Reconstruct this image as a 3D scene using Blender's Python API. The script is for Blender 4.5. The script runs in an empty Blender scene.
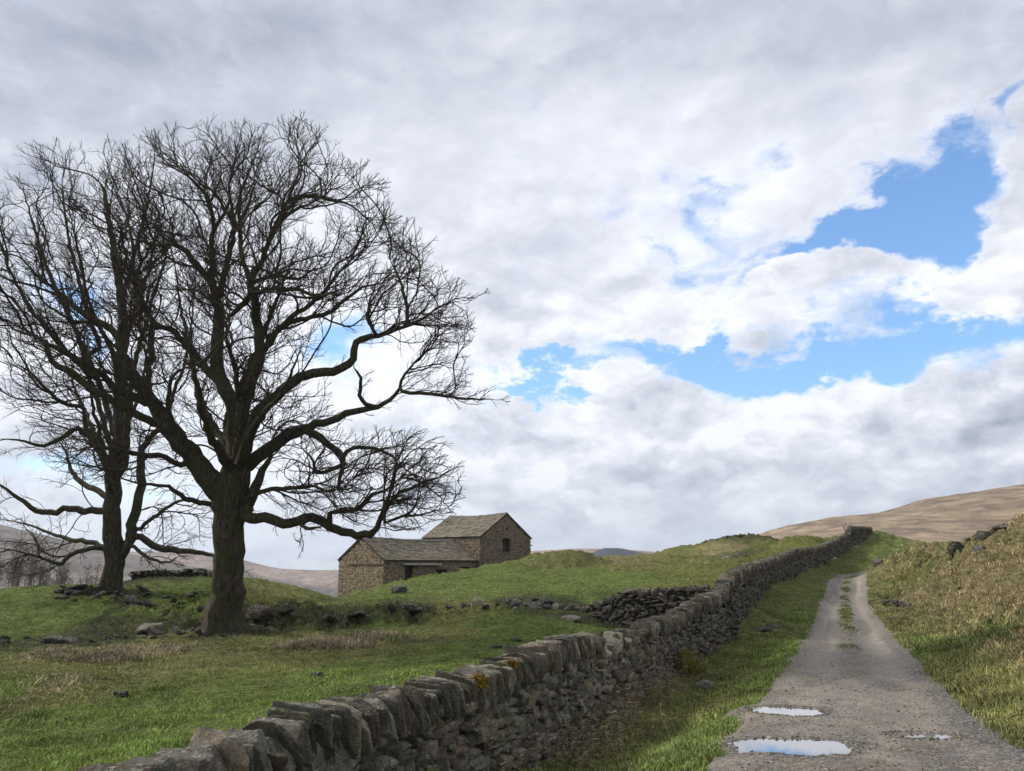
import bpy, math, random
import numpy as np
from mathutils import kdtree, Vector
random.seed(7); RNG = np.random.default_rng(11)
SC = bpy.context.scene
COL = SC.collection
R = math.radians

# ---------------------------------------------------------------- camera geometry (metres, looking along +Y)
F = 769.0; PITCH = math.atan((565 - 385.5) / F); EYE = 1.6
CP, SP = math.cos(PITCH), math.sin(PITCH)
def P(u, v, c):
    vv = (385.5 - v) / F
    return (c * (u - 512) / F, c * (CP - vv * SP), EYE + c * (SP + vv * CP))
def Pa(u, v, c): return np.array(P(u, v, c))

cam = bpy.data.cameras.new('camera'); cam.sensor_width = 36; cam.lens = F / 1024 * 36
cam.clip_start = 0.05; cam.clip_end = 20000
camo = bpy.data.objects.new('camera', cam); COL.objects.link(camo)
camo.location = (0, 0, EYE); camo.rotation_euler = (R(90) + PITCH, 0, 0)
SC.camera = camo

# ---------------------------------------------------------------- noise
def _hash(ix, iy, seed):
    h = (ix.astype(np.int64) * 374761393 + iy.astype(np.int64) * 668265263 + seed * 1442695041) & 0xffffffff
    h = ((h ^ (h >> 13)) * 1274126177) & 0xffffffff
    h = (h ^ (h >> 16)) & 0xffffffff
    return h / 4294967295.0
def vnoise(x, y, seed=0):
    x = np.asarray(x, float); y = np.asarray(y, float)
    ix = np.floor(x); iy = np.floor(y); fx = x - ix; fy = y - iy
    fx = fx * fx * fx * (fx * (fx * 6 - 15) + 10); fy = fy * fy * fy * (fy * (fy * 6 - 15) + 10)
    a = _hash(ix, iy, seed); b = _hash(ix + 1, iy, seed); c = _hash(ix, iy + 1, seed); d = _hash(ix + 1, iy + 1, seed)
    return ((a * (1 - fx) + b * fx) * (1 - fy) + (c * (1 - fx) + d * fx) * fy) * 2 - 1
def fbm(x, y, seed=0, octv=4, lac=2.03, gain=0.5):
    s = 0; a = 1; t = 0
    for i in range(octv):
        s = s + a * vnoise(x * lac ** i + i * 17.3, y * lac ** i - i * 9.1, seed + i); t += a; a *= gain
    return s / t
def sstep(a, b, x):
    t = np.clip((x - a) / (b - a), 0, 1); return t * t * (3 - 2 * t)

# ---------------------------------------------------------------- object helpers
def tag(o, label=None, cat=None, group=None, kind=None):
    if label: o['label'] = label
    if cat: o['category'] = cat
    if group: o['group'] = group
    if kind: o['kind'] = kind
    return o
def empty(name, loc, label=None, cat=None, group=None):
    o = bpy.data.objects.new(name, None); COL.objects.link(o); o.location = loc
    o.empty_display_size = 0.2
    return tag(o, label, cat, group)
def mesh_np(name, verts, faces, mat, parent=None, smooth=True, attrs=None, origin=None):
    """verts (n,3); faces (m,k) int array or list of such arrays; attrs {name:(n,3)} point colours"""
    verts = np.asarray(verts, float)
    if origin is not None: verts = verts - np.asarray(origin, float)
    if not isinstance(faces, list): faces = [faces]
    faces = [np.asarray(f, np.int64) for f in faces if len(f)]
    me = bpy.data.meshes.new(name)
    me.vertices.add(len(verts)); me.vertices.foreach_set('co', verts.astype(np.float32).ravel())
    loops = np.concatenate([f.ravel() for f in faces]); tot = np.concatenate([np.full(len(f), f.shape[1]) for f in faces])
    starts = np.concatenate([[0], np.cumsum(tot)[:-1]])
    me.loops.add(len(loops)); me.loops.foreach_set('vertex_index', loops.astype(np.int32))
    me.polygons.add(len(tot)); me.polygons.foreach_set('loop_start', starts.astype(np.int32)); me.polygons.foreach_set('loop_total', tot.astype(np.int32))
    me.polygons.foreach_set('use_smooth', np.full(len(tot), smooth, bool))
    if attrs:
        for k, a in attrs.items():
            at = me.attributes.new(k, 'FLOAT_COLOR', 'POINT')
            c = np.ones((len(verts), 4), np.float32); c[:, :3] = a
            at.data.foreach_set('color', c.ravel())
    me.update(calc_edges=True); me.validate()
    me.materials.append(mat)
    o = bpy.data.objects.new(name, me); COL.objects.link(o)
    if parent is not None: o.parent = parent
    if origin is not None and parent is None: o.location = origin
    return o

# ---------------------------------------------------------------- materials
class NT:
    def __init__(s, tree): s.t = tree; s.n = tree.nodes; s.l = tree.links
    def new(s, typ, **kw):
        nd = s.n.new(typ)
        for k, v in kw.items(): setattr(nd, k, v)
        return nd
    def put(s, sock, v):
        if isinstance(v, bpy.types.NodeSocket): s.l.new(v, sock)
        elif v is not None:
            if sock.type == 'RGBA' and len(v) == 3: v = (*v, 1)
            sock.default_value = v
    def math(s, op, a, b=None, c=None, clamp=False):
        nd = s.new('ShaderNodeMath', operation=op, use_clamp=clamp)
        for i, v in enumerate((a, b, c)):
            if v is not None: s.put(nd.inputs[i], v)
        return nd.outputs[0]
    def noise(s, vec, scale, detail=4, rough=0.5, dist=0.0, col=False):
        nd = s.new('ShaderNodeTexNoise'); s.put(nd.inputs['Vector'], vec)
        nd.inputs['Scale'].default_value = scale; nd.inputs['Detail'].default_value = detail
        nd.inputs['Roughness'].default_value = rough; nd.inputs['Distortion'].default_value = dist
        return nd.outputs['Color' if col else 'Fac']
    def vor(s, vec, scale, feature='F1', out='Distance', rand=1.0):
        nd = s.new('ShaderNodeTexVoronoi', feature=feature); s.put(nd.inputs['Vector'], vec)
        nd.inputs['Scale'].default_value = scale; nd.inputs['Randomness'].default_value = rand
        return nd.outputs[out]
    def ramp(s, fac, a, b, lo=0.0, hi=1.0):
        nd = s.new('ShaderNodeMapRange', interpolation_type='SMOOTHSTEP'); s.put(nd.inputs[0], fac)
        nd.inputs[1].default_value = a; nd.inputs[2].default_value = b; nd.inputs[3].default_value = lo; nd.inputs[4].default_value = hi
        return nd.outputs[0]
    def mix(s, fac, a, b, blend='MIX'):
        nd = s.new('ShaderNodeMix', data_type='RGBA', blend_type=blend, clamp_factor=True)
        s.put(nd.inputs[0], fac); s.put(nd.inputs[6], a); s.put(nd.inputs[7], b)
        return nd.outputs[2]
    def attr(s, name): return s.new('ShaderNodeAttribute', attribute_name=name).outputs['Color']
    def bump(s, h, strength, dist, normal=None):
        nd = s.new('ShaderNodeBump'); nd.inputs['Strength'].default_value = strength; nd.inputs['Distance'].default_value = dist
        s.put(nd.inputs['Height'], h)
        if normal is not None: s.put(nd.inputs['Normal'], normal)
        return nd.outputs[0]
def material(name, fn, rough=0.9, spec=0.25):
    m = bpy.data.materials.new(name); m.use_nodes = True
    t = NT(m.node_tree); b = m.node_tree.nodes['Principled BSDF']
    b.inputs['Roughness'].default_value = rough; b.inputs['Specular IOR Level'].default_value = spec
    t.b = b; t.pos = t.new('ShaderNodeNewGeometry').outputs['Position']
    t.nrm = t.n[-1].outputs['Normal']
    fn(t)
    return m

def m_ground(t):
    c = t.attr('col')
    n1 = t.ramp(t.noise(t.pos, 9, 6, .65), .3, .7); n2 = t.ramp(t.noise(t.pos, 50, 3, .6), .3, .7); n3 = t.ramp(t.noise(t.pos, 1.7, 5, .65), .32, .68)
    c = t.mix(1, c, t.mix(n1, (.45, .45, .45), (1.55, 1.55, 1.5)), 'MULTIPLY')
    c = t.mix(1, c, t.mix(n2, (.7, .72, .7), (1.3, 1.28, 1.25)), 'MULTIPLY')
    c = t.mix(1, c, t.mix(n3, (.72, .78, .66), (1.28, 1.2, 1.3)), 'MULTIPLY')
    t.put(t.b.inputs['Base Color'], c)
    h = t.math('ADD', t.math('MULTIPLY', n1, .8), t.math('MULTIPLY', n2, .35))
    t.put(t.b.inputs['Normal'], t.bump(h, .9, .12))
M_GROUND = material('turf', m_ground, .95, .1)

def m_far(t):
    c = t.attr('col')
    mp = t.new('ShaderNodeMapping'); t.put(mp.inputs[0], t.pos); mp.inputs['Scale'].default_value = (1, .45, 3.2); mp.inputs['Rotation'].default_value = (0, 0, .5)
    n1 = t.noise(mp.outputs[0], .12, 7, .68, .6); n2 = t.noise(t.pos, .9, 5, .7)
    c = t.mix(1, c, t.mix(t.ramp(n1, .35, .65), (.62, .62, .66), (1.3, 1.27, 1.2)), 'MULTIPLY')
    c = t.mix(1, c, t.mix(n2, (.6, .62, .6), (1.4, 1.38, 1.35)), 'MULTIPLY')
    t.put(t.b.inputs['Base Color'], c)
    t.put(t.b.inputs['Normal'], t.bump(t.math('ADD', n1, t.math('MULTIPLY', n2, .35)), .7, 2.0))
M_FAR = material('moor', m_far, .95, .1)

def m_road(t):
    c = t.attr('col')
    v = t.vor(t.pos, 34, out='Color'); vd = t.vor(t.pos, 34); v2 = t.vor(t.pos, 95, out='Color'); n = t.ramp(t.noise(t.pos, 2.2, 7, .7), .32, .68); nf = t.noise(t.pos, 160, 3, .6)
    sep = t.new('ShaderNodeSeparateColor'); t.put(sep.inputs[0], v); sep2 = t.new('ShaderNodeSeparateColor'); t.put(sep2.inputs[0], v2)
    c = t.mix(1, c, t.mix(n, (.52, .48, .44), (1.45, 1.46, 1.48)), 'MULTIPLY')
    c = t.mix(t.ramp(sep.outputs[0], .45, .95, 0, .75), c, t.mix(sep.outputs[1], (.07, .062, .055), (.36, .33, .30)))
    c = t.mix(t.ramp(sep2.outputs[0], .3, 1, 0, .6), c, t.mix(sep2.outputs[1], (.05, .045, .04), (.30, .28, .25)))
    t.put(t.b.inputs['Base Color'], c)
    h = t.math('ADD', t.math('MULTIPLY', t.math('SUBTRACT', 1, vd), .5), t.math('ADD', t.math('MULTIPLY', nf, .35), t.math('MULTIPLY', sep2.outputs[2], .25)))
    t.put(t.b.inputs['Normal'], t.bump(h, .7, .02))
    t.put(t.b.inputs['Roughness'], t.ramp(n, .3, .7, .62, .92))
M_ROAD = material('gravel_track', m_road, .85, .3)

def m_stone(t):
    c = t.attr('col')
    n = t.ramp(t.noise(t.pos, 9, 7, .7, .3), .2, .8); nf = t.ramp(t.noise(t.pos, 55, 5, .7), .22, .78); nb = t.noise(t.pos, 2.2, 4, .6)
    c = t.mix(1, c, t.mix(n, (.5, .48, .45), (1.6, 1.58, 1.55)), 'MULTIPLY')
    c = t.mix(1, c, t.mix(nf, (.6, .6, .58), (1.4, 1.4, 1.42)), 'MULTIPLY')
    sx = t.new('ShaderNodeSeparateXYZ'); t.put(sx.inputs[0], t.nrm)
    up = t.ramp(sx.outputs[2], .1, .75)
    sp = t.vor(t.pos, 22); spots = t.math('MULTIPLY', t.ramp(t.noise(t.pos, 17, 7, .75), .5, .58), t.ramp(sp, .85, .3))
    lich = t.math('MULTIPLY', t.math('MULTIPLY', spots, t.ramp(nb, .37, .50)), t.math('ADD', t.math('MULTIPLY', up, .85), .10), clamp=True)
    c = t.mix(lich, c, (.43, .44, .40))
    moss = t.math('MULTIPLY', t.ramp(t.noise(t.pos, 3.1, 4, .6), .52, .66), t.math('ADD', t.math('MULTIPLY', up, .6), .18), clamp=True)
    c = t.mix(t.math('MULTIPLY', moss, .7), c, (.062, .066, .028))
    t.put(t.b.inputs['Base Color'], c)
    t.put(t.b.inputs['Normal'], t.bump(t.math('ADD', t.math('MULTIPLY', n, .6), t.math('MULTIPLY', nf, .6)), 1.0, .05))
M_STONE = material('gritstone', m_stone, .9, .2)

def m_core(t):
    n = t.noise(t.pos, 12, 5, .65)
    t.put(t.b.inputs['Base Color'], t.mix(n, (.012, .011, .009), (.07, .06, .05)))
    t.put(t.b.inputs['Normal'], t.bump(n, 1, .08))
M_CORE = material('wall_hearting', m_core, .95, .05)

def m_bark(t):
    mp = t.new('ShaderNodeMapping'); t.put(mp.inputs[0], t.pos); mp.inputs['Scale'].default_value = (1, 1, .22)
    n = t.noise(mp.outputs[0], 16, 6, .7, .5); nb = t.noise(t.pos, 1.3, 4, .6); nf = t.noise(t.pos, 30, 4, .6)
    c = t.mix(t.ramp(n, .35, .65), (.022, .018, .013), (.095, .08, .058))
    c = t.mix(t.math('MULTIPLY', t.ramp(nb, .42, .62), t.ramp(nf, .35, .6)), c, (.045, .055, .016))
    t.put(t.b.inputs['Base Color'], c)
    t.put(t.b.inputs['Normal'], t.bump(t.math('ADD', n, t.math('MULTIPLY', nf, .3)), .9, .06))
M_BARK = material('bark', m_bark, .92, .12)
def m_twig(t):
    n = t.noise(t.pos, 2.5, 3, .6)
    t.put(t.b.inputs['Base Color'], t.mix(n, (.028, .022, .016), (.062, .05, .036)))
M_TWIG = material('twigs', m_twig, .9, .1)

def m_blade(t):
    c = t.attr('col'); t.put(t.b.inputs['Base Color'], c)
M_BLADE = material('grass_blades', m_blade, .75, .2)
def m_water(t):
    t.b.inputs['Base Color'].default_value = (.03, .027, .022, 1)
    n = t.noise(t.pos, 7, 3, .5); t.put(t.b.inputs['Normal'], t.bump(n, .05, .004))
    t.b.inputs['IOR'].default_value = 1.33; t.b.inputs['Coat Weight'].default_value = 1.0; t.b.inputs['Coat Roughness'].default_value = .02
M_WATER = material('puddle_water', m_water, .03, .6)
# ---------------------------------------------------------------- the lie of the land: surveyed points (u, v, depth) -> metres
# letters: g lush grass, o olive turf, t tan tussocks, b dead brown grass, d dark moss / mud, y yellow-green
ROADT = [(771,700,1064,6.8),(747,718,1022,8.0),(711,747,968,10.8),(677,777,932,14.8),(648,800,904,19.6),(621,815,880,27),(597,825,865,41),(578,835,869,54),(574.5,838,873,57)]
G = []
for v, l, r, c in ROADT: G += [(l, v, c, 'g'), (r, v, c, 'o'), ((l + r) / 2, v, c, 'o')]
WALLT = [ # u, v_top, v_base, depth
 (99,764,None,3.3),(192,741,None,3.95),(282,723,None,4.75),(328,702,None,5.3),(380,699,None,6.1),(427,687,None,6.9),(478,673,None,7.8),(521,657,None,8.9),
 (567,643,750,10.8),(593,638,722,12.5),(616,637,703,14.2),(636,627,693,15.5),(676,618,668,18.5),(701,602,655,19.8),(726,591,636,21.6),(733,577,626,22.5),(741,571,616,24),(751,567,606,26.5),
 (762,563,593,32),(778,558,580,40),(798,549.5,571,49),(820,547,565,57),(839,539,559,66),(850,533,548,71),(851.5,526,546,72),(872,527,535,75.5)]
for u, vt, vb, c in WALLT:
    if vb and c not in (71,): G.append((u, vb, c, 'o'))
G += [ # field
 (0,771,8.4,'g'),(-120,771,8.2,'g'),(130,745,9.4,'g'),(250,722,10.6,'g'),(380,690,12.2,'g'),(470,668,14,'g'),(0,700,12.6,'g'),(120,700,12.8,'g'),(240,690,13.6,'g'),(360,668,15.5,'g'),
 (40,655,17.4,'b'),(120,655,17.8,'b'),(200,652,18.2,'b'),(290,648,18.8,'b'),(370,642,20,'b'),(440,635,21,'o'),(60,690,13.6,'b'),(310,660,17,'o'),
 (-100,655,17.5,'g'),(225,632,22,'d'),(180,636,21.5,'o'),(300,632,22,'o'),(400,630,22.5,'g'),(500,632,21,'g'),(560,632,20.5,'g'),(600,634,20,'g'),
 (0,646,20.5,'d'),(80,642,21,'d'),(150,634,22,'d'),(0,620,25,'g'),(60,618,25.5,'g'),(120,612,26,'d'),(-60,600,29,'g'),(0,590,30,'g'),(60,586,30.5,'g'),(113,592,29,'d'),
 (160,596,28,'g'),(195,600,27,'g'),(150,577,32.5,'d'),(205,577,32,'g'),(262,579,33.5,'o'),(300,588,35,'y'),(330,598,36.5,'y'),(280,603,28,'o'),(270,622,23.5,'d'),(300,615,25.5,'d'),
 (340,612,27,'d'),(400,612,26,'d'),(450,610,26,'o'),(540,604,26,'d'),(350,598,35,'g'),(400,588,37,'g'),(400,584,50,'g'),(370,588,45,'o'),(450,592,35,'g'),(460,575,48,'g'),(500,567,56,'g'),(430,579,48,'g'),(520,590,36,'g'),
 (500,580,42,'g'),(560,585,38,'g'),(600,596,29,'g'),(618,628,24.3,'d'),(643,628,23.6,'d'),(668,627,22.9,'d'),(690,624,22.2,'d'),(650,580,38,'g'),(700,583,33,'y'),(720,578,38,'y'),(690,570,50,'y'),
 (600,572,48,'g'),(560,557,61,'b'),(530,562,60,'b'),(590,562,60,'b'),(610,559,68,'t'),(640,558.5,82,'o'),(650,566,60,'o'),(680,562,68,'o'),(690,548,92,'o'),(705,543,98,'o'),(740,536.5,104,'d'),(756,536.5,106,'d'),(790,544,100,'o'),
 (720,561,70,'b'),(740,557,74,'d'),(770,547,84,'y'),(725,550,84,'t'),(800,546,84,'y'),(760,558,66,'y'),
 (850,562,62,'g'),(870,571,58,'g'),(900,557,64,'g'),(895,566,56,'o'),(873,533,78,'g'),(900,539,82,'g'),(930,545,80,'t'),(880,545,72,'g'),
 # bank on the right
 (871,573,55,'t'),(885,561,51,'t'),(909,553,48,'t'),(949,554,45,'o'),(982,540,43,'t'),(1006,530,41,'t'),(1024,523,39,'t'),(1120,494,34,'o'),
 (900,600,35,'t'),(950,600,30,'t'),(1000,600,25.5,'t'),(1000,680,12.6,'o'),(1024,640,15,'t'),(1024,700,10.6,'o'),(1024,600,21,'t'),(1024,560,28,'t'),(1024,546,33,'t'),
 (960,640,18.2,'g'),(950,570,37,'t'),(910,575,42,'o'),(980,560,36,'t'),(940,650,17.3,'g'),(890,600,38,'d'),(1200,640,12,'t'),(1200,560,20,'t'),(1150,760,7,'g'),(1500,700,7,'t')]
_pts = [(*P(u, v, c), k) for u, v, c, k in G]
W = [ # straight world anchors
 (-3.5,4,-.5,'g'),(-6,2,-.5,'g'),(1.2,5,-.5,'g'),(1.5,2,-.4,'g'),(3.6,3,-.12,'g'),(3.3,0,-.1,'g'),(0,-4,-.1,'g'),(8,0,.3,'g'),(-10,-2,-.4,'g'),(-1.5,7,-.5,'g'),(-.9,9,-.5,'g'),(.0,12,-.45,'g'),(1.0,15,-.3,'g'),
 (-.2,6,-.62,'g'),(.4,8,-.66,'g'),(5.4,24,.55,'y'),(6.8,29,.85,'y'),(10.5,38,1.2,'y'),(15.5,50,1.9,'y'),(21,60,2.3,'y'),(28,76,4.2,'y'),
 (2.2,18.5,-.38,'g'),(4,21,-.12,'g'),(1.2,20.5,-.45,'g'),
 (-30,30,-.2,'g'),(-40,45,-2,'o'),(-22,42,-1.6,'o'),(-12,48,-1.4,'o'),(-16,66,-2.0,'g'),(-14.6,72,-.95,'g'),(-10.9,66,-.2,'g'),(-3,74,1.0,'g'),(2,80,1.9,'g'),(-20,80,-5,'o'),(-6,95,-2,'o'),(6,90,1.6,'o'),
 (-30,110,-12,'o'),(0,115,-3,'o'),(15,120,.5,'o'),(-60,90,-12,'o'),(30,128,2.5,'o'),(45,130,2.6,'t'),(-60,140,-22,'o'),(50,100,3.6,'t'),(42,90,3.6,'t'),(40,70,2.8,'t'),(34,50,4.6,'t'),(28,34,5.2,'t'),(70,110,6.5,'t'),(60,70,9,'t'),(90,140,8,'t')]
_pts += W
GX = np.array([[p[0], p[1]] for p in _pts]); GZ = np.array([p[2] for p in _pts]); GK = [p[3] for p in _pts]
def warp(x, y): 
    yy = np.maximum(np.asarray(y, float) + 6, 1.0)
    return np.stack([np.asarray(x, float) / yy * 2.2, np.log(yy)], -1)
_q = warp(GX[:, 0], GX[:, 1]); _t = (GZ - EYE) / (GX[:, 1] + 6)
def _phi(d2): return np.where(d2 > 0, d2 * np.log(np.maximum(d2, 1e-12)) * .5, 0)
_n = len(_q); _K = _phi(((_q[:, None] - _q[None]) ** 2).sum(-1)) + np.eye(_n) * 2e-4
_Pm = np.hstack([np.ones((_n, 1)), _q]); _A = np.block([[_K, _Pm], [_Pm.T, np.zeros((3, 3))]])
_sol = np.linalg.solve(_A, np.concatenate([_t, np.zeros(3)])); _w, _a = _sol[:_n], _sol[_n:]
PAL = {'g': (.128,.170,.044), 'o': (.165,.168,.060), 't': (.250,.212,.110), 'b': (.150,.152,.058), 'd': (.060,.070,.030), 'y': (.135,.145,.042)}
_kc = np.array([PAL[k] for k in GK])
def chunked(fn, x, y, n=60000):
    x = np.asarray(x, float); y = np.asarray(y, float); sh = x.shape; x = x.ravel(); y = y.ravel()
    out = [fn(x[i:i + n], y[i:i + n]) for i in range(0, len(x), n)]
    o = np.concatenate(out); return o.reshape(sh + o.shape[1:])
def _hb(x, y):
    yc = np.clip(y, -4, 140); xs = x * (yc + 6) / (np.maximum(y, -4) + 6) if True else x
    q = warp(xs, yc); d2 = ((q[:, None] - _q[None]) ** 2).sum(-1)
    t = _phi(d2) @ _w + _a[0] + q @ _a[1:]
    return np.clip(t * (yc + 6) + EYE, -30, 40)
_rowc = np.array([(P(l, v, c)[1], P(l, v, c)[0], P(r, v, c)[0]) for v, l, r, c in ROADT])
_rowc = np.vstack([[-5, 1.45, 4.7], [3, 1.5, 4.75], _rowc, [61.5, 30.5, 36], [64, 38, 44], [70, 50, 60]])
def road_lr(y): return np.interp(y, _rowc[:, 0], _rowc[:, 1]), np.interp(y, _rowc[:, 0], _rowc[:, 2])
def road_in(x, y):
    l, r = road_lr(y); w = (r - l) / 2; m = (r + l) / 2
    q = 1 - np.abs(x - m) / w          # 0 at edge, 1 centre, negative outside
    return np.where((y < 63), q * w, -3.0)   # metres inside the edge
def _far(x, y):
    z = -14 - 26 * sstep(100, 700, y) + 60 * 0
    z = z + 16 * sstep(40, 300, x + (y - 120) * -.05)
    return z + 3 * fbm(x / 90, y / 90, 5)
def Hbase(x, y):
    h = chunked(_hb, x, y); x = np.asarray(x, float); y = np.asarray(y, float)
    k = sstep(105, 150, y); kx = sstep(75, 130, np.abs(x)) 
    k = np.maximum(k, kx * .0)
    return h * (1 - k) + _far(x, y) * k
def shep(x, y):
    jx = x + fbm(x * .55, y * .55, 31) * (1.2 + .03 * y); jy = y + fbm(x * .55 + 50, y * .55, 32) * (1.2 + .05 * y)
    q = warp(jx, np.clip(jy, -4, 140)); d2 = ((q[:, None] - _q[None]) ** 2).sum(-1)
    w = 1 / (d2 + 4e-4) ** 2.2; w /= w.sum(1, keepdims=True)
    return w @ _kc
def rough_amt(x, y):     # tussocks strong on the bank at the right and on the ruin mound, weak in the grazed field
    l, r = road_lr(y)
    bank = sstep(.6, 2.2, x - r) ; 
    ruin = np.exp(-((x + 9.5) / 4.5) ** 2 - ((y - 27) / 4.5) ** 2) + .8 * np.exp(-((x + 4) / 6) ** 2 - ((y - 27) / 2.2) ** 2)
    return .26 + 1.35 * bank + 1.25 * np.clip(ruin, 0, 1) + .7 * sstep(28, 60, y)
def micro(x, y):
    a = rough_amt(x, y); s = 1 + np.maximum(y, 0) / 60
    t = fbm(x * .42, y * .42, 2, 3) * .10 * s + fbm(x * .9, y * .9, 3, 3) * .11 * s + (1 - np.abs(fbm(x * 2.1, y * 1.8, 9, 3))) ** 3 * .17 * s * np.clip(a, .5, 1.4) - .06 * s + fbm(x * 7, y * 7, 21, 3) * .035
    hum = (fbm(x * .16, y * .13, 71, 3) * .55 + fbm(x * .34, y * .26, 73, 3) * .28) * sstep(36, 62, y) * (1 - sstep(-2, 2, road_in(x, y) * 0 + x - road_lr(y)[1] + 3) * .6)
    return a * (t - .085 * s * np.clip(a, .5, 1.4) * (a > .6)) + hum + .55 * np.exp(-((x - 3.6) / 4.2) ** 2 - ((y - 62) / 4) ** 2)
PUD = [(*P(792, 747, 8.03), .66, .42, 1), (*P(788, 711.5, 10.8), .49, .36, 2), (*P(924, 736, 8.62), .36, .20, 3)]
def Hroad(x, y):
    h = Hbase(x, y); l, r = road_lr(y); m = (l + r) / 2; w = (r - l) / 2; q = (x - m) / w
    prof = .035 * np.exp(-(q / .25) ** 2) - .03 * np.exp(-((np.abs(q) - .52) / .16) ** 2)
    z = h + prof + fbm(x * 1.3, y * .8, 41, 4) * (.018 - .0175 * sstep(9, 17, y)) + fbm(x * 9, y * 9, 44, 3) * .006 * (1 - sstep(9, 18, y))
    for px, py, pz, rx, ry, k in PUD:
        jx = x + fbm(x * 3.1, y * 3.1, 60 + k, 4) * .16; jy = y + fbm(x * 3.1 + 9, y * 3.1, 61 + k, 4) * .16
        d = np.sqrt(((jx - px) / rx) ** 2 + ((jy - py) / ry) ** 2)
        wgt = 1 - sstep(1.0, 2.6, d)
        z = z * (1 - wgt) + (pz + .012 + fbm(x * 6, y * 6, 70, 3) * .008) * wgt
        z = z - (.05 if k < 3 else .026) * (1 - sstep(.72, 1.12, d)) * (1 + .12 * fbm(x * 9, y * 9, 76, 3) if k < 3 else (.55 + .9 * fbm(x * 9, y * 11, 77, 3)))
    e = road_in(x, y)
    z = z - .10 * (1 - sstep(-.45, .02, e + fbm(x * 1.1, y * 1.1, 81, 4) * (.30 - .2 * sstep(30, 50, y))))
    return z
def H(x, y):
    x = np.asarray(x, float); y = np.asarray(y, float)
    e = road_in(x, y); out = 1 - sstep(-.9, -.1, e); ins = sstep(-.05, .35, e)
    return Hbase(x, y) + micro(x, y) * (.12 + .88 * out) * (1 - ins) - .12 * ins + .02 * fbm(x * 3, y * 3, 90) * (1 - ins)
def Hs(x, y): return float(H(np.array([x]), np.array([y]))[0])

def grid_faces(nr, nc, off=0):
    i = np.arange(nr - 1)[:, None] * nc + np.arange(nc - 1)[None]
    return (np.stack([i, i + 1, i + nc + 1, i + nc], -1).reshape(-1, 4) + off)
# ---- ground sheet
_yr = np.concatenate([np.exp(np.linspace(math.log(1.6), math.log(118), 620)) - 6, np.exp(np.linspace(math.log(119), math.log(7000), 60)) - 6])
_sx = np.linspace(-1.45, 1.45, 760)
YY = np.repeat(_yr[:, None], len(_sx), 1); XX = _sx[None] * (YY + 9)
ZZ = H(XX, YY)
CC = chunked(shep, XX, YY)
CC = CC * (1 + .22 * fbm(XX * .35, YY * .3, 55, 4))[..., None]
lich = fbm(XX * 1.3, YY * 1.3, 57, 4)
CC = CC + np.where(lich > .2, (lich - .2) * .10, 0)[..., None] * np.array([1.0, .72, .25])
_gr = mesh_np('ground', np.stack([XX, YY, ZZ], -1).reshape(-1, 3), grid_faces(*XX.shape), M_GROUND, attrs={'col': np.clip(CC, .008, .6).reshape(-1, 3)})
tag(_gr, 'rough green pasture and banks either side of the track', None, None, 'structure')

# ---- road
_ys = np.concatenate([np.linspace(-4, 5, 60)[:-1], np.arange(5, 13, .035), np.exp(np.linspace(math.log(13), math.log(63.5), 420))])
_ts = np.linspace(-.22, 1.22, 130)
RY = np.repeat(_ys[:, None], len(_ts), 1); l_, r_ = road_lr(RY); RX = l_ + (r_ - l_) * _ts[None]
RZ = Hroad(RX, RY)
q_ = (RX - (l_ + r_) / 2) / ((r_ - l_) / 2)
rc = np.zeros(RX.shape + (3,)) + np.array([.160, .130, .096])
tr = np.exp(-((np.abs(q_) - .52) / .2) ** 2)
rc = rc * (1 + .34 * tr * (.35 + .65 * sstep(9, 26, RY)))[..., None] * (1 + .30 * fbm(q_ * 4.5, RY * .10, 98, 5) + .25 * fbm(RX * .9, RY * .8, 97, 5) * (1 - sstep(12, 22, RY)))[..., None]
mud = sstep(-.05, .35, fbm(q_ * 2.2, RY * (.22 + .5 * (1 - sstep(10, 18, RY))), 91, 4) + .25 * np.exp(-((RY - 9.6) / 2.2) ** 2) * (1 - np.abs(q_))) 
rc = rc * (1 - .6 * mud)[..., None] + mud[..., None] * np.array([.02, .01, 0])
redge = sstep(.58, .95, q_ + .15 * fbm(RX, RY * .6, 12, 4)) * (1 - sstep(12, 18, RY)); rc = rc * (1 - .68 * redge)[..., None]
for px, py, pz, rx, ry, k in PUD:
    d = np.sqrt(((RX - px) / rx) ** 2 + ((RY - py) / ry) ** 2); wet = 1 - sstep(1.15, 1.6, d + .3 * fbm(RX * 4, RY * 4, 94))
    rc = rc * (1 - .5 * wet)[..., None]
med = np.exp(-((q_ + .02) / .15) ** 4) * sstep(19, 24, RY) * (1 - sstep(52, 58, RY)) * sstep(-.2, .2, fbm(RX * 1.1, RY * .45, 95, 3) + .35)
med = med * .65
rc = rc * (1 - .95 * med)[..., None] + med[..., None] * np.array([.11, .12, .04])
far_dark = np.exp(-((np.abs(q_) - 0) / .22) ** 2) * sstep(16, 24, RY); rc = rc * (1 - .45 * far_dark)[..., None]
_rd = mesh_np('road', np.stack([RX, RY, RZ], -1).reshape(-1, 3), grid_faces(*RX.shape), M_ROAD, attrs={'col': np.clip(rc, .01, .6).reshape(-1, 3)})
tag(_rd, 'stony gravel farm track running uphill beside the wall', None, None, 'structure')
_PL = ['large oval rain puddle nearest the bottom of the track', 'smaller rain puddle just beyond the large oval one', 'small broken shallow puddle by the right wheel track']
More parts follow.
